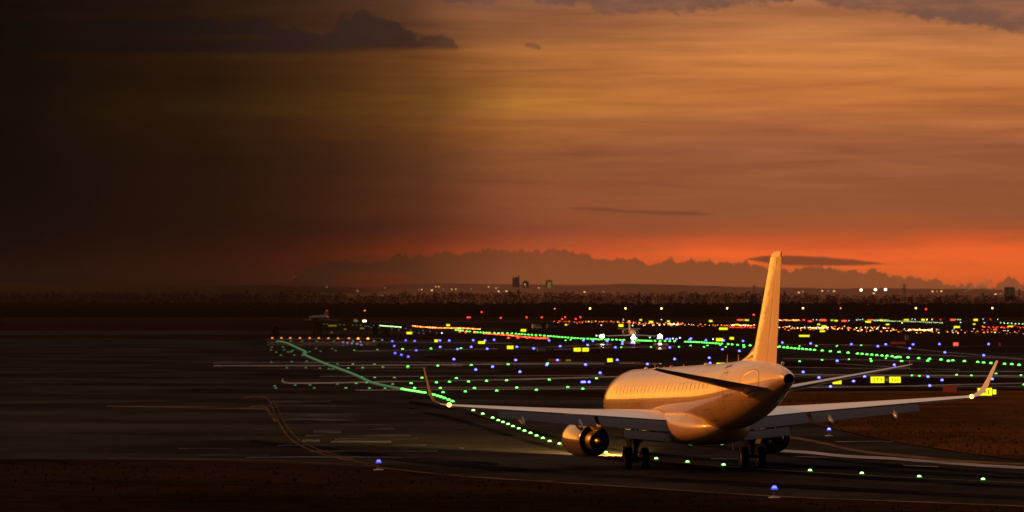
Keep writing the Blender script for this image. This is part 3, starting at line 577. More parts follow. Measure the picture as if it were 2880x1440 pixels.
for p in [Z5(p) for p in [(1680, 1135), (1400, 1136), (1100, 1139), (1932, 1136), (2150, 1136), (2095, 1117), (1797, 1122), (1967, 1121), (540, 1069), (590, 1062)]] + [Z6(p) for p in [(195, 1132), (318, 1128), (487, 1124), (693, 1125), (938, 1119), (1187, 1250), (1032, 1257), (1040, 1278), (815, 1261), (545, 1267), (318, 1280)]] + [Z3(p) for p in [(683, 655), (684, 660), (291, 660), (1152, 734), (1368, 727), (1505, 737), (948, 740), (907, 738), (1233, 738), (1520, 788)]]:
    light(*p, 'g2', 'taxiway_light', 'small dim green light beside the line across the field', GC, 'small green lights beside the field line', .62)
# blue edge lights
blue = [Z4(p) for p in [(877, 1090), (920, 1095), (965, 1101), (1016, 1107), (1060, 1116), (1052, 1085), (1270, 1066), (1372, 1079), (1392, 1127), (1400, 1200), (1463, 1218), (1533, 1237), (1507, 1070), (1597, 1076), (1612, 1172), (1853, 1138), (1851, 1071), (1945, 1072), (2028, 1160), (2166, 1138), (2186, 1068), (2305, 1071), (2327, 1157), (2396, 1064), (1992, 1263)]]
blue += [Z5(p) for p in [(48, 1137), (218, 1153), (37, 1272), (458, 1272), (485, 1130), (373, 1070), (718, 1070), (814, 1076), (958, 1079), (762, 1118), (1041, 1141), (1110, 1084), (1110, 1106), (1204, 1096), (1060, 1270), (1588, 1143), (1636, 1262), (1985, 1249), (2117, 1162), (2288, 1179), (2325, 1077), (2131, 1071), (1952, 1068), (1800, 1050), (1788, 1063), (1654, 1058), (1590, 1056), (1560, 1056)]]
blue += [Z6(p) for p in [(145, 1093), (429, 1102), (839, 1110), (1105, 1130), (1185, 1110), (1460, 1112), (1427, 1152), (1726, 1108), (1780, 1193), (2170, 1223), (2220, 1108), (696, 1280)]]
blue += [Z1(p) for p in [(348, 708), (440, 692), (590, 720), (737, 682), (950, 680), (1030, 726), (1290, 677), (932, 777), (944, 777), (970, 777), (1634, 671)]]
blue += [Z3(p) for p in [(310, 721), (587, 772), (460, 802), (647, 746), (397, 752), (814, 697), (810, 681), (995, 747), (1005, 797), (1072, 766), (1348, 760)]]
for p in blue: light(p[0], p[1] + 3, 'b0' if p[0] < 1080 else 'b1' if p[0] < 1220 else 'b2', 'edge_light', 'small blue taxiway edge light on a short stem out on the field', 'edge light', 'blue edge lights on the field', .74, True)
for p in [Z4(p) for p in [(1554, 963), (1580, 982), (1680, 966), (1640, 996), (1687, 998), (1750, 978), (1818, 994), (1870, 994), (1508, 947), (1368, 953), (1437, 960), (1160, 938), (1243, 937), (1105, 925)]] + [Z5(p) for p in [(1620, 1049), (1690, 1043), (1388, 1039), (1255, 1046), (850, 1020), (2023, 1056), (1512, 1049), (1466, 1049), (1122, 857), (1503, 858), (1213, 915), (898, 912)]]:
    light(p[0], p[1] + 1.5, 'b0' if p[0] < 1240 else 'w2', 'edge_light', 'tiny pale blue edge light far out among the runway lights', 'edge light', 'pale blue lights far out', .42, True)
def big_blue(px, py, key, label):
    x, y = gp(px, py); root = empty('edge_light', (x, y, .004), 0, label, 'edge light')
    a = MB(); a.tube((0, 0, 0), (0, 0, .03), .26, .24, 16); a.tube((0, 0, .03), (0, 0, .09), .16, .06, 12); a.build('base_plate', M['cabinet'], root)
    a = MB(); a.tube((0, 0, .09), (0, 0, .30), .03, .03, 8); a.tube((0, 0, .30), (0, 0, .34), .10, .12, 12); a.build('stem', M['steel'], root)
    a = MB(); a.tube((0, 0, .34), (0, 0, .42), .105, .105, 14); a.ball((0, 0, .42), (.105, .105, .09), 0, 14, 5, True); ln = a.build('lens', M[key], root)
    a = MB(); a.tube((0, 0, .335), (0, 0, .40), .13, .17, 16); a.build('halo_ring', M['br'], ln)  # added glowing ring that imitates the halo round the lens
big_blue(2178, 1400, 'b3', 'bright blue edge light on a round base at the near pavement edge below the tail')
big_blue(1065, 1322, 'b1', 'blue edge light at the left where the yellow edge lines meet')
big_blue(*Z3((452, 1066)), 'b2', 'bright blue edge light on the dark pavement below the right wing')
# orange and red rows
for p in [(163, 1052), (255, 1052), (345, 1052), (443, 1053), (540, 1053), (632, 1053), (728, 1055), (826, 1056), (935, 1056), (1028, 1058), (1126, 1058)]:
    p = Z4(p); light(p[0], p[1] + 2, 'o0' if p[0] < 1000 else 'o1', 'warning_light', 'orange light in the even row of eleven at the left', 'warning light', 'even row of orange lights at the left', .85, True)
def rowof(pts, step, key, name, label, cat, group, k, jit=.0):
    q = smooth(pts, 60) if len(pts) > 2 else [Vector(pts[0]).lerp(Vector(pts[1]), i / 200) for i in range(201)]; acc = step
    for a, c in zip(q, q[1:]):
        acc += (c - a).length
        if acc >= step:
            acc = 0; kk = random.choice(key) if isinstance(key, tuple) else key
            light(c.x, c.y + random.uniform(-jit, jit), kk, name, label, cat, group, k)
rowof([Z4(p) for p in [(1575, 922), (1700, 935), (1850, 942), (2100, 947), (2260, 957)]], 3.4, ('o1', 'o2', 'o1'), 'runway_light', 'orange light in the dense upper line left of the field', 'runway light', 'dense orange line at the left', .62)
rowof([Z4(p) for p in [(2290, 1000), (2430, 1009), (2576, 1019)]] + [Z5(p) for p in [(60, 1028), (150, 1036), (260, 1045), (370, 1050)]], 3.4, ('r1', 'o1', 'r1'), 'runway_light', 'red light in the dense line below the green lights at the left', 'runway light', 'dense red line at the left', .6)
rowof([Z5((240, 1050)), Z5((370, 1047))], 4.5, 'r1', 'runway_light', 'red light in the dense line below the green lights at the left', 'runway light', 'dense red line at the left', .6)
for p in [Z4((2050, 993)), Z4((2110, 998)), Z4((2200, 1000)), Z4((2540, 1056)), Z5((60, 1055)), Z5((152, 1055)), Z5((247, 1052)), Z5((330, 1060))]:
    light(*p, 'r1', 'stop_light', 'separate red light just below the dense red line', 'stop light', 'separate red lights below the red line', .8, True)
rowof([Z4((1250, 918)), Z4((1330, 925)), Z4((1470, 935))], 3.6, 'lg', 'runway_light', 'pale green light in the short dense line at the left', 'runway light', 'short pale green line at the left', .55)
for p in [(684, 903), (715, 903), (846, 910), (887, 910), (972, 912), (1015, 914), (1055, 914), (1130, 927), (1185, 917)]: light(*Z4(p), 'g1', 'runway_light', 'dim pale green light in the loose far row at the left', 'runway light', 'loose far green row at the left', .5)
# far field: approach lights in their bands
rf = random.Random(21)
def band(z, x0, x1, yf, jit, n, keys, k, label, group, name='approach_light', tall=False, cat='approach light'):
    for i in range(n):
        x = x0 + (x1 - x0) * (i + rf.random()) / n; p = z((x, yf(x) + rf.gauss(0, jit)))
        light(p[0], max(p[1], 896), rf.choice(keys), name, label, cat, group, k * rf.uniform(.7, 1.25), tall)
L1 = 'small warm light in the wide glittering field below the wood'; G1 = 'warm lights of the far field'
band(Z5, 420, 1100, lambda x: 876 + (x - 420) * .006, 3, 26, ('o1', 'o1', 'o2', 'r1'), .46, L1, G1)
band(Z5, 460, 1050, lambda x: 892, 5, 8, ('o1', 'o1', 'o0'), .36, L1, G1)
band(Z5, 1060, 1750, lambda x: 886 + (x - 1060) * .026, 5, 34, ('o1', 'o1', 'r1', 'o2'), .46, L1, G1)
band(Z5, 1250, 2440, lambda x: 908 + (x - 1250) * .010, 5, 40, ('o1', 'o2', 'o1', 'w1'), .46, L1, G1)
band(Z5, 1560, 1680, lambda x: 903, 3, 9, ('w1', 'o2'), .5, L1, G1)
band(Z5, 2200, 2440, lambda x: 916, 3, 16, ('o2', 'w1', 'o1'), .5, L1, G1)
band(Z5, 2180, 2460, lambda x: 935 + (x - 2180) * .012, 1.5, 22, ('r1',), .45, 'red light in the flat dense row just left of the tail fin', 'dense red row left of the fin', 'runway_light', False, 'runway light')
band(Z6, 100, 1300, lambda x: 934 + (x - 100) * .012, 8, 46, ('o1', 'o2', 'w1', 'o1'), .46, L1, G1)
band(Z6, 420, 600, lambda x: 940, 3, 14, ('w1', 'o2'), .5, L1, G1)
band(Z6, 1400, 1660, lambda x: 964, 3, 20, ('w1', 'o2', 'o2'), .6, L1, G1)
band(Z6, 100, 2700, lambda x: 950 + (x - 100) * .018, 8, 66, ('o1', 'o1', 'o2', 'o0'), .5, L1, G1)
band(Z6, 100, 2700, lambda x: 938 + (x - 100) * .010, 7, 34, ('w2', 'w2', 'r1'), .36, 'tiny bluish white light scattered through the far field', 'bluish white lights of the far field', 'edge_light', False, 'edge light')
band(Z6, 2150, 2700, lambda x: 934, 6, 22, ('r1', 'r1', 'o1'), .55, 'red light in the cluster at the right end of the far field', 'red cluster at the right end of the far field', 'runway_light', False, 'runway light')
band(Z6, 100, 320, lambda x: 864, 2, 24, ('o1', 'o2', 'r1', 'o2'), .5, 'orange light in the upper row just right of the tail fin', 'upper orange row right of the fin', 'runway_light', False, 'runway light')
rowof([Z6((1065, 868)), Z6((1400, 876)), Z6((1750, 889))], 4.2, 'lg', 'runway_light', 'pale green light in the thin far row below the wood at the right', 'runway light', 'thin pale green far row', .42, .4)
rowof([Z6((1060, 860)), Z6((1220, 862))], 3.4, 'lg', 'runway_light', 'pale green light in the thin far row below the wood at the right', 'runway light', 'thin pale green far row', .36)
rowof([Z6((1890, 856)), Z6((1940, 857))], 3.4, 'lg', 'runway_light', 'pale green light in the thin far row below the wood at the right', 'runway light', 'thin pale green far row', .36)
rowof([Z6((2340, 890)), Z6((2450, 897)), Z6((2640, 904))], 10, 'lg', 'runway_light', 'pale green light in the short row at the right edge', 'runway light', 'short pale green row at the right edge', .55)
for p in [(890, 862), (905, 862), (925, 860), (950, 858), (1450, 855), (1480, 857), (2165, 855), (2310, 857), (2178, 892), (1940, 888), (455, 862), (490, 862), (815, 868), (1600, 857)]: p = Z6(p); light(*p, 'w2', 'edge_light', 'tiny pale blue edge light far out among the runway lights', 'edge light', 'pale blue lights far out', .36, True)
for p in [(1547, 858), (1597, 860), (1650, 858), (1735, 858), (2080, 856), (2100, 856), (2240, 855), (355, 862), (365, 862), (1350, 892)]: p = Z6(p); light(*p, rf.choice(('r1', 'o2', 'r1')), 'approach_light', 'red or amber light in the uppermost row below the wood', 'approach light', 'uppermost red and amber row', .6)
# tall posts: lamps before the wood, red obstruction lights on masts
def post(px, py, base, key, r, name, label, cat, group):
    x, y = gp(px, base); h = (base - py) / F * y; root = empty(name, (x, y, 0), 0, label, cat, group)
    a = MB(); a.tube((0, 0, 0), (0, 0, h), .14, .09, 7); a.build('pole', M['steel'], root)
    a = MB(); a.box((0, -.3, h + .12), (r * 1.3, r * 1.6, .24)); a.build('lamp_housing', M['steel'], root)
    a = MB(); a.ball((0, -.5, h - .15), (r, r, r * .8), 0, 10, 6); a.build('lamp_head', M[key], root)
for p in [Z5(p) for p in [(430, 743), (785, 741), (1142, 741), (1503, 741), (2165, 739)]] + [Z6(p) for p in [(352, 738), (731, 738), (1488, 738), (2258, 738)]] + [Z4((1095, 762))]:
    dim = abs(p[0] - 1560) < 5 or p[0] < 1100 or abs(p[0] - 2364) < 5
    post(*p, 893.5, 'o1' if dim else 'lamp', .5 if dim else .8, 'lamp_post', 'dimmer amber lamp on a post before the wood' if dim else 'bright amber lamp on a tall post in the spaced row before the wood', 'lamp post', 'dimmer amber lamp posts' if dim else 'amber lamp posts before the wood')
for p in [Z5(p) for p in [(147, 829), (300, 829), (535, 828), (690, 828), (505, 847), (642, 847), (2432, 804)]] + [Z4(p) for p in [(2270, 776), (2148, 830), (2130, 830), (2060, 868), (2463, 835)]] + [Z6((1590, 747))]:
    post(*p, 902, 'r1', .5, 'warning_mast', 'thin mast with a small red warning light above the far field', 'warning mast', 'red topped masts of the far field')
# floodlights and town lights on the hill
for p in [(937, 557), (1081, 553), (1182, 552)]:
    p = Z6(p); q = at(p[0], p[1], 8000); root = empty('floodlight', (q.x, q.y, q.z - 12), 0, 'white floodlight on a mast, one of three in a row on the hillside', 'floodlight', 'three white floodlights on the hill')
    a = MB(); a.tube((0, 0, -10), (0, 0, 11), .4, .25, 6); a.build('pole', M['steel'], root)
    a = MB(); a.ball((0, 0, 12), (2.4, 1, 2.1), 0, 12, 6); a.build('lamp_head', M['flood'], root)
town = [Z4(p) for p in [(1810, 523), (1840, 523), (1640, 553), (1668, 553), (1770, 560), (1885, 550), (1970, 550), (2012, 548), (2165, 547), (2340, 525), (2415, 538), (2440, 530), (2440, 570), (2520, 570), (712, 527), (1020, 565), (1300, 535), (1245, 617), (1275, 617)]] + [Z5(p) for p in [(730, 578), (920, 575), (130, 500), (270, 535)]] + [Z6(p) for p in [(350, 572), (310, 582), (545, 566), (605, 566), (665, 568), (1655, 572), (1700, 572), (1745, 568), (2290, 598), (2340, 594), (1065, 590)]]
tm = MB(); tm.ball((0, 0, 0), (1, .6, .7), 0, 8, 5); tm = tm.mesh('lamp', [M['town']])
tmd = MB(); tmd.ball((0, 0, 0), (1, .6, .7), 0, 8, 5); tmd = tmd.mesh('lamp', [M['win2']])
for i, p in enumerate(town):
    q = at(p[0], p[1], 7000 if p[1] > 815 else 10500)
    o = link('street_light', tmd if p[0] < 1150 or i % 3 == 2 else tm, None, q); o.scale = (1.9, 1.9, 1.9)
    tag(o, 'tiny amber town light on the far hillside', 'street light', 'town lights on the far hillside')

# ---------------------------------------------------------------- illuminated signs
def sign(px, py, wd, ht, key, label, group=None, panels=1, marks=False, name='airfield_sign'):
    """py: middle of the board; the board stands on two short legs"""
    base = py + ht / 2 + max(1.2, ht * .12); x, y = gp(px, base); s = y / F; W, H = wd * s, ht * s; lift = (base - py - ht / 2) * s
    root = empty(name, (x, y, 0), 0, label, 'sign', group); dp = min(.35, H * .4)
    a = MB(); a.box((0, dp / 2 + .03, lift + H / 2), (W * 1.02, dp, H * 1.05)); a.build('cabinet', M['darkm'], root)
    a = MB()
    for sx in (-1, 1): a.box((sx * W * .36, dp / 2 + .03, lift / 2 - .01), (W * .05, dp * .6, lift))
    a.build('leg', M['darkm'], root)
    for k in range(panels):
        a = MB(); pw = W / panels; cx = -W / 2 + pw * (k + .5); a.box((cx, 0, lift + H / 2), (pw * .93, .06, H * .96))
        f = a.build('panel', M[key], root)
        if marks:
            c = MB(); rm = random.Random(int(px) + k); nn = 3
            for j in range(nn):
                x0 = cx + (j - (nn - 1) / 2) * pw * .24
                c.box((x0, -.04, lift + H * .5), (pw * .05, .012, H * .55))
                if rm.random() < .7: c.box((x0 + pw * .05, -.04, lift + H * rm.choice((.3, .52, .72))), (pw * .07, .012, H * .09))
            c.build('lettering', M['y2'], f)
    return root
sign(*Z3((496, 764)), 25, 18, 'y1', 'square glowing yellow sign in two halves under the right tailplane', None, 2, True)
sign(*Z3((718, 757)), 41, 18, 'y1', 'wide glowing yellow sign left of a matching one on the right verge', None, 1, True)
sign(*Z3((771, 757)), 8, 9, 'y2', 'small amber box between the two wide yellow signs on the verge')
sign(*Z3((814, 757)), 34, 17.5, 'y1', 'glowing yellow sign right of the small amber box on the verge', None, 1, True)
sign(*Z3((1307, 823)), 43, 22, 'y1', 'large glowing yellow sign behind the right winglet', None, 1, True)
sign(*Z3((1359, 824)), 11, 14, 'y1', 'small yellow box at the right end of the large sign behind the winglet')
sign(*Z3((1117, 808)), 38, 18, 'rd', 'faintly glowing dull red sign left of the right winglet', None, 3)  # panel has a faint glow of its own
sign(*Z1((1693, 669)), 26, 5, 'y1', 'low wide yellow sign showing just above the fuselage top', None, 2)
sign(*Z1((855, 650)), 16, 5, 'y0', 'dim amber sign on the grass strip left of the square yellow sign')
sign(*Z1((780, 650)), 38, 7, 'rd', 'dim dull red sign lowest on the grass strip in the middle', None, 3)
sign(*Z5((657, 1157)), 21, 10.5, 'y1', 'left half of the bright yellow pair of signs in mid field', None, 1, True)
sign(*Z5((740, 1157)), 19, 10.5, 'y1', 'right half of the bright yellow pair of signs in mid field', None, 1, True)
sign(*Z5((986, 1263)), 15, 10, 'y1', 'square two-panel yellow sign on the grass strip beyond the airliner', None, 2)
sign(*Z4((2558, 1134)), 18, 9.5, 'y1', 'yellow sign with a dim end, left of the bright pair in mid field', None, 2)
sign(*Z4((1813, 1068)), 10, 7.4, 'y1', 'small square yellow sign at the left end of the blue lit taxiway')
sign(*Z4((2270, 1085)), 20, 7, 'y1', 'flat yellow sign on the blue lit taxiway at the left')
sign(*Z6((1890, 1102)), 15, 9.5, 'rs', 'glowing red sign standing alone on the right of the field')
sign(*Z6((2333, 1103)), 5.6, 8.4, 'rd', 'narrow dull red sign near the right edge of the field')
sign(*Z6((1310, 1090)), 42, 6.5, 'rd', 'long low dull red sign right of the tail fin', None, 3)
YL, YG = 'small glowing yellow sign far out among the runway lights', 'yellow signs far out'
for z, l in ((Z4, [(1933, 911, 38, 20), (1543, 990, 58, 22)]),
             (Z5, [(115, 963, 58, 24), (543, 907, 25, 12), (1097, 914, 50, 26), (1295, 858, 24, 14), (1400, 878, 42, 20), (1574, 872, 30, 15), (2000, 868, 36, 18), (2127, 946, 92, 22), (2264, 906, 46, 14), (2088, 1057, 72, 30), (2212, 1043, 44, 24), (2362, 860, 44, 12)]),
             (Z6, [(365, 1018, 112, 18), (548, 971, 54, 16), (565, 923, 52, 18), (510, 903, 30, 12), (685, 865, 34, 14), (643, 861, 26, 10), (1007, 877, 60, 16), (1203, 903, 36, 14), (1140, 860, 46, 14), (1900, 929, 64, 18), (2075, 900, 24, 12), (1392, 857, 56, 12), (2090, 857, 44, 20), (1560, 857, 36, 18), (2440, 922, 60, 10)])):
    for x, y, ww, hh in l: sign(*z((x, y)), ww / 3.578, hh / 3.578, 'y1', YL, YG)
for x, y, ww, hh in [(897, 952, 25, 12), (1068, 942, 45, 16), (770, 916, 90, 16), (763, 983, 22, 12)]: sign(*Z4((x, y)), ww / 3.578, hh / 3.578, 'y0', 'dim yellow sign in the dark area at the left', 'dim yellow signs at the left')
for z, l in ((Z5, [(2298, 858, 70, 14)]), (Z6, [(424, 871, 46, 14), (552, 860, 76, 18), (768, 867, 56, 16), (1028, 859, 60, 12), (1860, 857, 54, 16), (2285, 955, 36, 14)])):
    for x, y, ww, hh in l: sign(*z((x, y)), ww / 3.578, hh / 3.578, 'rs', 'small glowing red sign far out below the wood', 'red signs far out')

# ---------------------------------------------------------------- the airliner
ROLL = .011
def T(p): return Vector((p[0] - p[2] * ROLL, p[1], p[2] + p[0] * ROLL))
class PB(MB):
    def mesh(s, name, mats):
        s.v = [tuple(T(p)) for p in s.v]; me = MB.mesh(s, name, mats); fix_normals(me); return me
air = empty('airliner', (9.085, 200.0, 0.0), .199, 'white twin engine airliner seen from behind, turning left on the near taxiway', 'airliner')
prof = [(-18.0, 4.72, .24, .25), (-17.6, 4.74, .36, .38), (-16.6, 4.66, .56, .62), (-15.2, 4.52, .80, .92), (-13.5, 4.33, 1.05, 1.22), (-11.5, 4.08, 1.27, 1.45), (-9.5, 3.86, 1.41, 1.58),
        (-7.5, 3.70, 1.48, 1.655), (-5.5, 3.59, 1.505, 1.68), (0, 3.42, 1.505, 1.68), (6, 3.24, 1.505, 1.68), (12.2, 3.055, 1.505, 1.68), (13.4, 3.0, 1.46, 1.62), (14.6, 2.93, 1.32, 1.46), (15.6, 2.82, 1.06, 1.16), (16.4, 2.70, .68, .74), (16.9, 2.62, .32, .34), (17.05, 2.6, .05, .05)]
def fus(y):
    for a, c in zip(prof, prof[1:]):
        if a[0] <= y <= c[0]:
            t = (y - a[0]) / (c[0] - a[0]); return [a[k] + (c[k] - a[k]) * t for k in (1, 2, 3)]
sp = []
for i in range(len(prof) - 1):   # smooth the stations
    P = [prof[max(0, min(len(prof) - 1, j))] for j in (i - 1, i, i + 1, i + 2)]
    for s in range(4):
        t = s / 4; sp.append([P[1][0] + (P[2][0] - P[1][0]) * t] + [max(.04, .5 * (2 * P[1][k] + (P[2][k] - P[0][k]) * t + (2 * P[0][k] - 5 * P[1][k] + 4 * P[2][k] - P[3][k]) * t * t + (3 * P[1][k] - P[0][k] - 3 * P[2][k] + P[3][k]) * t ** 3)) if False else P[1][k] + (P[2][k] - P[1][k]) * t for k in (1, 2, 3)])
sp.append(list(prof[-1]))
for _ in range(3): sp = [sp[0]] + [[b_[0]] + [(a_[k] + 2 * b_[k] + c_[k]) / 4 for k in (1, 2, 3)] for a_, b_, c_ in zip(sp, sp[1:], sp[2:])] + [sp[-1]]
NR = 56
b = PB(); b.loft([[(hw * math.cos(u), y, zc + hh * math.sin(u)) for u in [2 * math.pi * k / NR for k in range(NR)]] for y, zc, hw, hh in sp], 0, True, (False, True))
fo = b.build('fuselage', M['skin'], air)
b = PB(); z0 = prof[0]
b.lathe([(.55, .16), (.02, .20), (-.02, .235), (.0, .252), (.06, .262)], (0, -18.02, z0[1]), (0, 1, 0), 24, 0); b.lathe([(.5, .005), (.5, .19)], (0, -18.02, z0[1]), (0, 1, 0), 24, 1)
b.build('exhaust_outlet', [M['darkm'], M['void']], fo)
def side_pt(y, dz, sgn=-1, out=0.):
    zc, hw, hh = fus(y); c = math.sqrt(max(0, 1 - (dz / hh) ** 2)); nx, nz = c / hw, (dz / hh) / hh; l = math.hypot(nx, nz)
    return Vector((sgn * (hw * c + out * nx / l), y, zc + dz + out * nz / l))
# cabin windows: a raised frame round dark glass
for sgn in (-1, 1):
    for i in range(25):
        yc = 10.9 - i * .80; b = PB(); ring = lambda s, out: [side_pt(yc + s * .032 * math.copysign(abs(math.cos(u)) ** .6, math.cos(u)), .58 + s * .155 * math.copysign(abs(math.sin(u)) ** .6, math.sin(u)), sgn, out) for u in [2 * math.pi * k / 16 for k in range(16)]]
        b.loft([ring(1.42, .002), ring(1.3, .007), ring(1.12, .007), ring(1.0, .004)], 0, True, (False, False)); b.add(ring(1.0, .005), [tuple(range(16))], 1)
        b.build('window', [M['skin'], M['glass']], fo)
def outline(name, y0, y1, d0, d1, wd, m, sgn=-1, out=.012):
    b = PB()
    def seg(pts, nrm):
        v = []
        for (y, d) in pts: v += [side_pt(y - nrm[0] * wd / 2, d - nrm[1] * wd / 2, sgn, out), side_pt(y + nrm[0] * wd / 2, d + nrm[1] * wd / 2, sgn, out)]
        b.add(v, [(2 * i, 2 * i + 1, 2 * i + 3, 2 * i + 2) for i in range(len(pts) - 1)])
    k = 6
    for y in (y0, y1): seg([(y, d0 + (d1 - d0) * i / k) for i in range(k + 1)], (1, 0))
    for d in (d0, d1): seg([(y0, d), (y1, d)], (0, 1))
    return b.build(name, m, fo)
outline('passenger_door', 13.1, 13.95, -.85, .95, .035, M['seam']); outline('passenger_door', -10.9, -10.25, -.75, .95, .03, M['seam'])
outline('cargo_hatch', -8.6, -7.5, -1.15, -.62, .04, M['seam']); outline('cargo_hatch', 5.3, 5.9, -.72, -.1, .03, M['seam'])
# faint registration lettering: strokes only, too small to read in the photograph
b = PB()
for i in range(6):
    if i == 4: continue
    y = -10.9 - i * .22
    for dy, d0, d1 in ((0, -.30, -.12), (.10, -.30, -.12), (.05, -.22, -.20)):
        w_ = .03 if d1 - d0 > .1 else .12
        b.add([side_pt(y - dy - w_ / 2, d0, -1, .006), side_pt(y - dy + w_ / 2, d0, -1, .006), side_pt(y - dy + w_ / 2, d1, -1, .006), side_pt(y - dy - w_ / 2, d1, -1, .006)], [(0, 1, 2, 3)])
b.build('registration', M['seam'], fo)
# crown fittings
def blade(y, h, ch, m=M['skin'], name='antenna'):
    zc, hw, hh = fus(y); b = PB(); z = zc + hh - .02
    b.loft([[(-.02, y, z), (0, y + ch / 2, z), (.02, y, z), (0, y - ch / 2, z)], [(-.008, y - ch * .25, z + h), (0, y, z + h), (.008, y - ch * .25, z + h), (0, y - ch * .45, z + h)]], 0, False); b.build(name, m, fo)
blade(-6.8, .42, .16); blade(-8.9, .36, .2); blade(7.5, .10, .2); blade(6.2, .10, .2); blade(2.0, .12, .2)
for y, m in ((4.6, 'redp'), (10.2, 'skin'), (-2.6, 'skin')):
    zc, hw, hh = fus(y); b = PB(); b.ball((0, y, zc + hh - .02), (.10, .22, .11), 0, 12, 5, True); b.build('beacon' if m == 'redp' else 'antenna', M[m], fo)
b = PB(); b.lathe([(-.05, .07), (.12, .07), (.14, .04)], (0, -16.9, 5.36), (0, -.5, 1), 12, 0, (True, True)); b.build('tail_light', M['skin'], fo)
# scoop on the rear crown
b = PB()
for k in range(2): b.add([side_pt(-9.6 - k * .02, 1.22, -1, .012), side_pt(-9.6, 1.34, -1, .02), side_pt(-10.4, 1.36, -1, .02), side_pt(-10.4, 1.24, -1, .012)], [(0, 1, 2, 3)])
b.build('air_scoop', M['seam'], fo)
# belly and wing-root fairing
b = PB(); rings = []
for y, zc, hw, hh, e in [(-7.6, 2.35, .35, .25, 2), (-7.0, 2.2, .85, .48, 2), (-6.0, 2.12, 1.30, .68, 2.1), (-4.5, 2.08, 1.66, .82, 2.3), (-3.0, 2.06, 1.86, .88, 2.5), (-1, 2.05, 1.94, .90, 2.6), (2, 2.04, 1.90, .88, 2.6), (4.5, 2.04, 1.70, .80, 2.4), (6.5, 2.06, 1.25, .62, 2.2), (7.8, 2.1, .5, .3, 2)]:
    rings.append([(hw * math.copysign(abs(math.cos(u)) ** (2 / e), math.cos(u)), y, zc + hh * math.copysign(abs(math.sin(u)) ** (2 / e), math.sin(u))) for u in [2 * math.pi * k / 40 for k in range(40)]])
b.loft(rings); b.build('belly_fairing', M['skin'], air)

def foil(le, te, t, n=12, nose=0.):
    """ring of points of a wing section from le to te; t thickness ratio; normal direction given per section"""
    (le, te, nrm) = le, te[0], te[1]
    ch = te - le; c = ch.length; up, lo = [], []
    for i in range(n + 1):
        x = .5 * (1 - math.cos(math.pi * i / n)); yt = 5 * t * (.2969 * math.sqrt(x) - .126 * x - .3516 * x * x + .2843 * x ** 3 - .1015 * x ** 4) + .0015
        cam_ = .012 * 4 * x * (1 - x)
        up.append(le + ch * x + nrm * (yt + cam_) * c); lo.append(le + ch * x - nrm * (yt - cam_) * c)
    return up[::-1] + lo[1:]
LEy = lambda x: 4.5 - (x - 1.3) * .617
def TEy(x): return -1.75 if x < 5.4 else -1.75 - (x - 5.4) * .298
TEz = lambda x: 2.30 + .083 * x
def wing(sx):
    wg = PB(); rings = []
    for x in (.9, 1.5, 2.5, 3.8, 5.4, 7, 8.8, 10.7, 12.2, 13.2):
        ch = LEy(x) - TEy(x); tt = .135 - .004 * x
        le = Vector((sx * x, LEy(x), TEz(x) + .02 - .004 * ch)); te = Vector((sx * x, TEy(x), TEz(x)))
        rings.append(foil(le, (te, Vector((-sx * .08, 0, 1)).normalized()), tt))
    wg.loft(rings); o = wg.build('wing', M['wingskin'], air)
    # winglet
    b = PB(); rings = []
    for x, z, dy, ch, cant in ((13.2, 0, 0, 1.17, 5), (13.55, .07, -.14, 1.06, 22), (13.80, .24, -.30, .94, 45), (13.97, .52, -.50, .82, 62), (14.12, .92, -.78, .66, 74), (14.28, 1.42, -1.10, .50, 74), (14.40, 1.80, -1.36, .34, 74)):
        zz = TEz(13.2) + z; yl = LEy(13.2) + dy; nrm = Vector((-sx * math.sin(R(cant)), 0, math.cos(R(cant))))
        rings.append(foil(Vector((sx * x, yl, zz + .01)), (Vector((sx * x, yl - ch, zz)), nrm), .09, 8))
    b.loft(rings); b.build('winglet', M['wingskin'], o)
    # flaps: drooped panels behind the rear edge, inner one in two steps
    def flap(x0, x1, gap, c0, c1, ang, dz, name='flap'):
        b = PB(); rr = []
        for i in range(7):
            x = x0 + (x1 - x0) * i / 6; c = c0 + (c1 - c0) * i / 6; le = Vector((sx * x, TEy(x) + .10 - gap, TEz(x) - .03 + dz)); te = le + Vector((0, -c * math.cos(R(ang)), -c * math.sin(R(ang))))
            rr.append(foil(le, (te, Vector((0, -math.sin(R(ang)), math.cos(R(ang))))), .10, 8))
        b.loft(rr); b.build(name, M['flap'], o)
    flap(5.5, 10.6, 0, .95, .72, 34, 0); flap(1.75, 5.3, 0, 1.05, .98, 30, 0); flap(1.85, 4.2, .82, .62, .58, 46, -.56)
    flap(10.7, 13.1, -.04, .34, .26, 4, -.01, 'aileron')
    for xf, ln in ((3.5, 1.3), (6.35, 1.55), (9.4, 1.35)):
        b = PB(); y0, z0 = TEy(xf), TEz(xf) - .22; rr = []
        for t, hw, hh in ((0, .03, .05), (.15, .10, .16), (.4, .14, .24), (.7, .14, .26), (.9, .10, .2), (1, .03, .08)):
            yy = y0 + 1.25 - (1.25 + ln * .62) * t; zz = z0 - .10 - .06 * t - .50 * max(0, t - .45)
            rr.append([(sx * xf + hw * math.cos(u), yy, zz + hh * math.sin(u)) for u in [2 * math.pi * k / 14 for k in range(14)]])
        b.loft(rr); b.build('flap_track_fairing', M['trackp'], o)
    b = PB(); xl = 13.15; b.ball((sx * xl, TEy(xl) - .06, TEz(xl) + .05), (.11, .11, .11), 0, 12, 8); b.build('navigation_light', M['nav'], o)
    return o
for s in (-1, 1): wing(s)

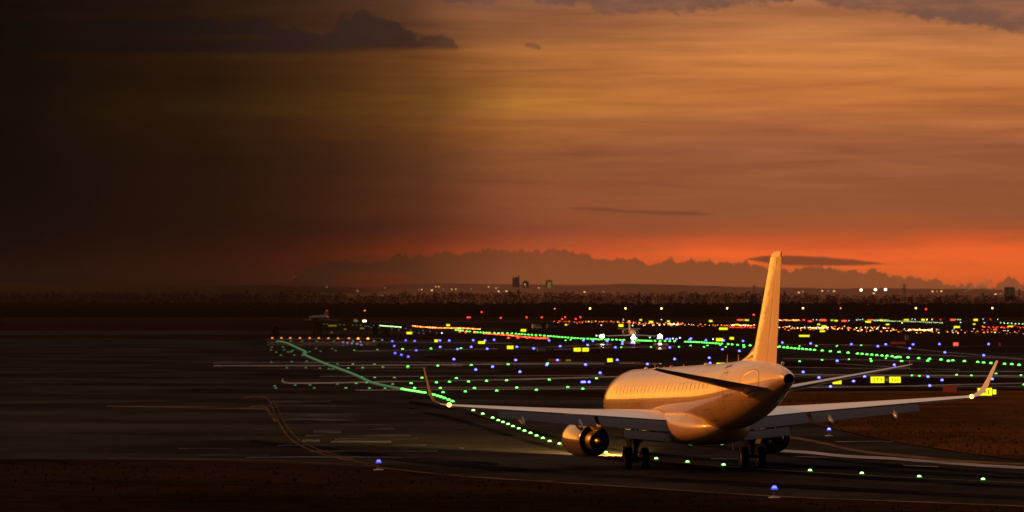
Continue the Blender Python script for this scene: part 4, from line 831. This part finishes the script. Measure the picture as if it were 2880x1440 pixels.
def engine(xc, sx):
    zc = 1.42; o = Vector((xc, 0, zc)); ax = (0, 1, 0)
    b = PB()
    b.lathe([(4.15, .60), (4.45, .68), (4.62, .75), (4.60, .80), (4.3, .865), (3.6, .915), (2.7, .92), (1.8, .885), (1.0, .81), (.62, .765), (.60, .745), (1.2, .755), (2.0, .76)], o, ax, 48, 0)
    en = b.build('engine', M['nacelle'], air)
    b = PB(); b.lathe([(4.1, .02), (4.0, .62)], o, ax, 32, 0); b.lathe([(2.0, .76), (1.95, .50)], o, ax, 40, 0); b.build('fan_duct', M['void'], en)
    b = PB(); b.lathe([(1.95, .56), (1.2, .575), (.6, .54), (.1, .47), (-.22, .415), (-.23, .395), (.3, .40)], o, ax, 40, 0); b.build('core_nozzle', M['hot'], en)
    b = PB(); b.lathe([(.3, .40), (.25, .20)], o, ax, 32, 0); b.build('turbine_duct', M['void'], en)
    b = PB(); b.lathe([(.4, .27), (0, .27), (-.25, .23), (-.5, .14), (-.66, .06), (-.70, .01)], o, ax, 28, 0); b.build('exhaust_cone', M['hot'], en)
    b = PB(); rr = []
    for y, hw, zt, zb in ((4.0, .10, 2.45, 2.25), (3.0, .20, 2.62, 2.2), (1.6, .24, 2.66, 2.1), (.6, .24, 2.58, 1.95), (-.1, .20, 2.42, 1.86), (-.8, .10, 2.30, 1.98), (-1.1, .03, 2.22, 2.1)):
        rr.append([(xc + hw * math.copysign(abs(math.cos(u)) ** .6, math.cos(u)), y, (zt + zb) / 2 + (zt - zb) / 2 * math.copysign(abs(math.sin(u)) ** .6, math.sin(u))) for u in [2 * math.pi * k / 20 for k in range(20)]])
    b.loft(rr); b.build('pylon', M['skin'], en)
    b = PB(); b.add([(xc - sx * .55, 3.2, zc + .78), (xc - sx * .55, 2.3, zc + .80), (xc - sx * .82, 2.4, zc + 1.02)], [(0, 1, 2)]); b.add([(xc - sx * .56, 3.2, zc + .78), (xc - sx * .56, 2.3, zc + .80), (xc - sx * .83, 2.4, zc + 1.02)], [(0, 2, 1)]); b.build('strake', M['skin'], en)
engine(-4.95, -1); engine(4.35, 1)

# tail
def fin_pt(z):   # front and rear edge of the fin at a height
    t = (z - 5.0) / 5.5
    return -11.35 - 3.9 * t, -15.75 - 1.25 * t
def slab(zs, f0, f1, tk, name, m, parent):
    b = PB(); rr = []
    for z in zs:
        a, c = fin_pt(z); L = c - a; y0, y1 = a + L * f0, a + L * f1
        n_ = 9; l, r = [], []
        for i in range(n_ + 1):
            x = f0 + (f1 - f0) * .5 * (1 - math.cos(math.pi * i / n_)); yt = 5 * tk * (.2969 * math.sqrt(x) - .126 * x - .3516 * x * x + .2843 * x ** 3 - .1036 * x ** 4) * abs(L) + .004
            l.append((-yt, a + L * x, z)); r.append((yt, a + L * x, z))
        rr.append(l + r[::-1])
    b.loft(rr); return b.build(name, m, parent)
zs = [4.6, 5.2, 6.2, 7.4, 8.6, 9.6, 10.3]
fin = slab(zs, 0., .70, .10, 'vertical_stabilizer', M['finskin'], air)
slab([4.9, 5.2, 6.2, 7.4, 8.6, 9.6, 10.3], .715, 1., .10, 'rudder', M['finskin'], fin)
b = PB(); rr = []
for z, f in ((10.302, 0.0), (10.42, .05), (10.52, .16), (10.56, .34)):
    a, c = fin_pt(z); L = c - a; k = 1 - .5 * ((z - 10.3) / .26) ** 2
    pts = [(f + (1 - f) * i / 8) for i in range(9)]
    th = lambda x: (5 * .10 * (.2969 * math.sqrt(x) - .126 * x - .3516 * x * x + .2843 * x ** 3 - .1036 * x ** 4) * abs(L) + .004) * k
    rr.append([(-th(x), a + L * x, z) for x in pts] + [(th(x), a + L * x, z) for x in pts[::-1]])
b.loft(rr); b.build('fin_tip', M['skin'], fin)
b = PB(); rr = []    # dorsal fillet
for y, h in ((-9.1, .0), (-9.9, .10), (-10.7, .25), (-11.4, .46), (-12.0, .68), (-12.8, .7)):
    zc, hw, hh = fus(y); z = zc + hh - .12; wd_ = .06 + .14 * min(1, (-9 - y) / 2.5)
    rr.append([(-wd_, y, z), (-wd_ * .6, y, z + (h + .12) * .6), (0, y, z + h + .12), (wd_ * .6, y, z + (h + .12) * .6), (wd_, y, z)])
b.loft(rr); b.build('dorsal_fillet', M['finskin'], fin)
for s in (-1, 1):
    b = PB(); rr = []
    for x in (.5, 1.5, 3., 4.5, 5.6, 5.95, 6.05):
        t = (x - .5) / 5.55; yl, yt = -13.1 - 3.35 * t - (.12 if x > 5.9 else 0), -16.25 - 1.1 * t; z = 4.28 + 1.02 * t; yl -= (.25 if x > 6 else 0)
        rr.append(foil(Vector((s * x, yl, z - .09 * (yl - yt))), (Vector((s * x, yt, z)), Vector((-s * .18, 0, .98))), .10 - .004 * x, 10))
    b.loft(rr); hs = b.build('horizontal_stabilizer', M['wingskin'], air)
    b = PB(); ringy = []
    for u in [2 * math.pi * k / 24 for k in range(24)]:
        ringy.append(side_pt(-14.3 + 1.15 * math.cos(u), .05 + .62 * math.sin(u), s, .012))
    b.add(ringy, [tuple(range(24))]); ring2 = [side_pt(-14.3 + 1.19 * math.cos(u), .05 + .66 * math.sin(u), s, .006) for u in [2 * math.pi * k / 24 for k in range(24)]]
    b.loft([ring2, ringy], 1, True, (False, False)); b.build('stabilizer_seal_plate', [M['bare'], M['seam']], hs)
    b = PB(); b.tube((s * 6.0, -17.25, 5.30), (s * 6.0, -17.55, 5.33), .02, .01, 6); b.tube((s * 6.02, -17.0, 5.30), (s * 6.02, -17.02, 5.48), .02, .01, 6); b.build('static_wick', M['skin'], hs)

# undercarriage
def wheel(x, y, r, wd_, parent, zoff=0.):
    b = MB(); b.lathe([(-wd_ / 2, r * .55), (-wd_ / 2, r * .80), (-wd_ * .42, r * .93), (-wd_ * .22, r), (wd_ * .22, r), (wd_ * .42, r * .93), (wd_ / 2, r * .80), (wd_ / 2, r * .55)], (x, y, r + .004), (1, 0, 0), 40, 0)
    b.lathe([(-wd_ / 2 + .03, r * .56), (-wd_ / 2 + .07, r * .40), (-wd_ / 2 + .01, r * .16), (-wd_ / 2, .01)], (x, y, r + .004), (1, 0, 0), 32, 1)
    b.lathe([(wd_ / 2 - .03, r * .56), (wd_ / 2 - .07, r * .40), (wd_ / 2 - .01, r * .16), (wd_ / 2, .01)], (x, y, r + .004), (1, 0, 0), 32, 1)
    o = b.build('wheel', [M['tyre'], M['rim']], parent); fix_normals(o.data)
for s in (-1, 1):
    X0 = s * 2.98; b = PB()
    b.tube((X0, 0, .52), (X0, 0, 1.25), .095, .095, 14); b.tube((X0, 0, 1.2), (X0 - s * .03, .02, 2.2), .16, .18, 16); b.tube((X0 - .44, 0, .52), (X0 + .44, 0, .52), .08, .08, 12)
    b.tube((X0, -.2, .75), (X0, -.26, 1.25), .05, .05, 8); b.tube((X0, -.26, 1.2), (X0, -.05, 1.4), .05, .05, 8); b.box((X0 - s * .1, -.1, 1.5), (.3, .16, .28)); b.tube((X0, .15, .95), (X0 + .1, .2, 2.1), .02, .02, 6); b.tube((X0 + .12, -.12, .8), (X0 + .16, -.1, 1.9), .018, .018, 6)
    g_ = b.build('main_landing_gear', M['darkm'], air)
    for dx in (-.43, .43): wheel(X0 + dx, 0, .515, .37, g_)
    b = PB(); b.tube((X0 - s * .1, .02, 1.32), (X0 - s * 1.15, .05, 2.02), .055, .055, 10); b.tube((X0 - s * .1, .1, 1.1), (X0 - s * .9, .3, 1.9), .03, .03, 8); b.build('side_brace', M['darkm'], g_)
    b = PB(); b.add([(X0 + s * .30, .45, 1.15), (X0 + s * .30, -.40, 1.15), (X0 + s * .62, -.50, 2.05), (X0 + s * .62, .55, 2.05), (X0 + s * .33, .45, 1.15), (X0 + s * .33, -.40, 1.15), (X0 + s * .65, -.50, 2.05), (X0 + s * .65, .55, 2.05)], [(0, 1, 2, 3), (7, 6, 5, 4), (0, 4, 5, 1), (1, 5, 6, 2), (2, 6, 7, 3), (3, 7, 4, 0)]); b.build('gear_door', M['skin'], g_)
    b = PB(); b.box((X0 + s * .52, -.1, 1.02), (.30, .04, .26)); b.build('gear_door', M['skin'], g_)
b = PB(); b.tube((0, 13.9, .36), (0, 13.9, 1.0), .06, .06, 12); b.tube((0, 13.9, .95), (0, 13.8, 1.9), .10, .11, 12); b.tube((-.24, 13.9, .36), (.24, 13.9, .36), .05, .05, 8); b.tube((0, 13.9, 1.05), (0, 15.0, 1.8), .045, .045, 8)
ng = b.build('nose_landing_gear', M['darkm'], air)
for dx in (-.2, .2): wheel(dx, 13.9, .36, .2, ng)
for dx in (-.2, .2):
    b = PB(); b.lathe([(0, .05), (.10, .11)], (dx, 14.02, 1.15), (0, 1, 0), 14, 1); b.lathe([(.085, .01), (.085, .10)], (dx, 14.02, 1.15), (0, 1, 0), 14, 0); b.build('taxi_light', [M['w1'], M['darkm']], ng)
tl = bpy.data.lights.new('taxi_beam', 'SPOT'); tl.energy = 90000; tl.color = (1, .66, .20); tl.spot_size = R(54); tl.spot_blend = .8; tl.shadow_soft_size = .12
lo_ = bpy.data.objects.new('taxi_beam', tl); C.objects.link(lo_); lo_.parent = ng; lo_.location = (0, 14.2, 1.15); lo_.rotation_euler = (R(90 - 5), 0, R(4))
# drain masts and a small open panel under the belly
b = PB(); b.tube((.55, -5.2, 1.55), (.62, -5.35, 1.05), .03, .02, 8); b.add([(.4, -4.9, 1.45), (.9, -4.9, 1.55), (.9, -5.3, 1.52), (.4, -5.3, 1.42)], [(0, 1, 2, 3)]); b.build('drain_mast', M['bare'], air)
b = PB(); b.tube((-.9, -2.6, 1.22), (-.9, -2.65, 1.08), .02, .02, 6); b.build('antenna', M['darkm'], air)

# ---------------------------------------------------------------- other aircraft, vehicles, cabinets
def small_jet(name, px, py, rz, scale, label, lights, paint='skin'):
    x, y = gp(px, py); root = empty(name, (x, y, 0), rz, label, 'airliner'); root.scale = (scale,) * 3
    P = lambda prof, nm, m, ox=0., oz=0.: None
    b = MB(); b.loft([[(hw * math.cos(u), yy, zc + hw * math.sin(u)) for u in [2 * math.pi * k / 20 for k in range(20)]] for yy, zc, hw in ((-8.2, 1.85, .05), (-7.9, 1.88, .3), (-7.2, 1.96, .55), (-6, 2.08, .72), (-4.5, 2.1, .78), (2, 2.1, .78), (5, 2.25, .6), (7.5, 2.45, .25), (8.2, 2.5, .05))]); fz = b.build('fuselage', M[paint], root)
    b = MB()
    for k in (-.42, -.14, .14, .42): b.add([(k - .12, -7.32 + abs(k) * .35, 2.36), (k + .12, -7.32 + abs(k) * .35, 2.36), (k + .11, -7.0 + abs(k) * .35, 2.56), (k - .11, -7.0 + abs(k) * .35, 2.56)], [(0, 1, 2, 3)])
    b.build('windscreen', M['glass'], fz)
    for s in (-1, 1):
        b = MB(); b.loft([foil(Vector((s * xx, yl, zz)), (Vector((s * xx, yt, zz)), Vector((0, 0, 1))), .11, 6) for xx, yl, yt, zz in ((.4, -1.6, 1.7, 1.35), (4, -.1, 1.9, 1.25), (7.7, 1.4, 2.5, 1.12))]); wg = b.build('wing', M['wingskin' if lights else paint], root)
        b = MB(); b.lathe([(-1.6, .40), (-1.7, .46), (-1.5, .52), (0, .55), (1.2, .46), (1.6, .36)], (s * 1.55, 4.2, 2.25), (0, 1, 0), 18, 0); b.lathe([(-1.45, .02), (-1.4, .4)], (s * 1.55, 4.2, 2.25), (0, 1, 0), 18, 1); b.build('engine', [M['hot'], M['void']], root)
        b = MB(); b.loft([foil(Vector((s * xx, yl, zz)), (Vector((s * xx, yt, zz)), Vector((0, 0, 1))), .1, 6) for xx, yl, yt, zz in ((0, 6.6, 8.3, 3.0), (3.0, 7.6, 8.7, 3.05))]); b.build('tailplane', M['wingskin' if lights else paint], root)
        b = MB(); b.tube((s * 1.6, .9, 0.3), (s * 1.6, .9, 1.3), .07, .07, 6); g2 = b.build('main_landing_gear', M['darkm'], root); wheel(s * 1.6, .9, .34, .2, g2)
        if lights:
            b = MB(); b.ball((s * 7.66, 1.25, 1.12), (.48, .3, .44), 0, 12, 8); b.build('landing_light', M['head'], wg)
            b = MB(); b.ball((s * 8.25, 1.7, 1.2), (.2, .15, .16), 0, 8, 6); b.build('navigation_light', M['g3' if s < 0 else 'o1'], wg)
    b = MB(); b.loft([[(-.17, yl, z), (0, yl - .25, z), (.17, yl, z), (.12, yt, z), (-.12, yt, z)] for yl, yt, z in ((4.6, 8.2, 2.5), (6.6, 8.7, 4.9))]); tf = b.build('tail_fin', M[paint], root)
    b = MB(); b.ball((0, 7.6, 5.0), (.22, .22, .2), 0, 8, 6); b.build('beacon', M['o1' if lights else 'r0'], tf)
    b = MB(); b.tube((0, -6.4, .3), (0, -6.4, 1.5), .06, .06, 6); ngg = b.build('nose_landing_gear', M['darkm'], root); wheel(0, -6.4, .28, .16, ngg)
    if lights: b = MB(); b.ball((-.1, -6.6, .72), (.52, .3, .46), 0, 12, 8); b.build('landing_light', M['head'], ngg)
    return root
small_jet('small_jet', 1776, 957.5, R(3), 1.0, 'small twin jet facing the camera with three dazzling landing lights', True)
small_jet('small_jet', 896, 908, R(-24), 1.6, 'jet darkened to dim brown, parked among the dark bushes at the left', False, 'dull')
def van(px, py, rz, m, label, ln=4.8, lamps=None):
    x, y = gp(px, py); root = empty('van', (x, y, 0), rz, label, 'van')
    b = MB(); b.loft([[(xx, -.95, z) for xx, z in q] for q in [[(-ln / 2, .35), (ln / 2, .35), (ln / 2, 1.0), (ln / 2 - .5, 1.15), (ln / 2 - 1.1, 2.0), (-ln / 2 + .1, 2.05), (-ln / 2, 1.9)]]] + [[(xx, .95, z) for xx, z in [(-ln / 2, .35), (ln / 2, .35), (ln / 2, 1.0), (ln / 2 - .5, 1.15), (ln / 2 - 1.1, 2.0), (-ln / 2 + .1, 2.05), (-ln / 2, 1.9)]]], 0, False); bd = b.build('body', m, root); fix_normals(bd.data)
    b = MB(); b.box((ln / 2 - 1.35, -.96, 1.5), (.8, .03, .55)); b.build('window', M['glass'], bd); b = MB(); b.box((-.3, -.96, 1.5), (1.2, .03, .55)); b.build('window', M['glass'], bd)
    for xx in (-ln / 2 + .9, ln / 2 - .9):
        for yy in (-.92, .92): b = MB(); b.lathe([(-.1, .05), (-.1, .34), (.1, .34), (.1, .05)], (xx, yy, .34), (0, 1, 0), 18, 0, (True, True)); b.build('wheel', M['tyre'], root)
    if lamps:
        for yy in (-.65, .65): b = MB(); b.ball((ln / 2, yy, .8), (.2, .55, .5), 0, 10, 6); b.build('headlight', M[lamps], bd)
    return root
van(1510, 925.5, R(8), M['vanw'], 'small white van parked on the grass beyond the red light row', 4.0)
van(1553, 925, R(8), M['steel'], 'dull brown van parked right of the white van', 4.4)
van(1000, 906, R(-80), M['cabinet'], 'dim van with one white headlight glare left of the brighter van', 4.8, 'win2')
van(1024, 906, R(-80), M['cabinet'], 'van facing the camera with glaring headlights at the left', 4.8, 'w1')
def cabinet(px, py, wd_, ht, dp, label):
    x, y = gp(px, py); root = empty('equipment_cabinet', (x, y, 0), R(6), label, 'cabinet')
    b = MB(); b.box((0, 0, ht / 2), (wd_, dp, ht)); bd = b.build('body', M['cabinet'], root)
    b = MB(); b.box((0, 0, ht + .04), (wd_ * 1.08, dp * 1.15, .08)); b.build('lid', M['steel'], root)
    b = MB(); b.box((0, -dp / 2 - .012, ht * .5), (wd_ * .8, .02, ht * .8)); b.build('door', M['cabinet'], bd)
cabinet(1523, 988, 1.7, .75, .8, 'low wide grey cabinet on the grass left of the bright yellow sign pair')
cabinet(2551, 956, .85, 1.2, .7, 'upright pale grey cabinet above the long dull red sign')
rb = random.Random(5)
def bush(px, py, wpx, hpx, label):
    x, y = gp(px, py); s = y / F; W, H = wpx * s / 2, hpx * s; root = empty('bush', (x, y, 0), 0, label, 'bush')
    b = MB(); b.tube((0, 0, 0), (0, 0, H * .5), .12, .05, 6)
    for _ in range(5): b.tube((0, 0, H * .1), (rb.uniform(-W, W) * .6, rb.uniform(-W, W) * .6, H * rb.uniform(.4, .8)), .06, .02, 5)
    b.build('stem', M['bark'], root); b = MB()
    for _ in range(420):
        z = rb.random() ** .8; a = rb.random() * 6.28; rr = W * math.sqrt(rb.random()) * (1.1 - .75 * z ** 2); c = Vector((rr * math.cos(a), rr * math.sin(a), H * z)); s_ = rb.uniform(.1, .22)
        v1 = Vector((rb.gauss(0, 1), rb.gauss(0, 1), rb.gauss(0, 1))).normalized() * s_; v2 = v1.orthogonal().normalized() * s_; b.add([c - v1, c + v2, c + v1, c - v2], [(0, 1, 2, 3)])
    b.build('foliage', M['leafd'], root)
bush(775, 950, 26, 34, 'dark upright bush at the far left end of the orange light row')
bush(893, 948, 32, 44, 'broad dark bush in front of the dim parked jet')
bush(1056, 946, 13, 34, 'narrow dark bush beside the short pale green light line')
bush(1086, 956, 28, 32, 'round dark bush right of the narrow one')

# ---------------------------------------------------------------- evening haze
m, n = mat('haze'); pv = n.n('ShaderNodeVolumePrincipled'); pv.inputs['Color'].default_value = (.86, .70, .62, 1); pv.inputs['Density'].default_value = 2.6e-6; pv.inputs['Anisotropy'].default_value = .0; finish(n, None, pv.outputs[0])
b = MB(); b.box((0, 7050, 75), (18600, 15100, 152)); o = kind(b.build('haze', m), 'stuff'); tag(o, 'thin brown evening haze filling the air over the airfield', 'haze')
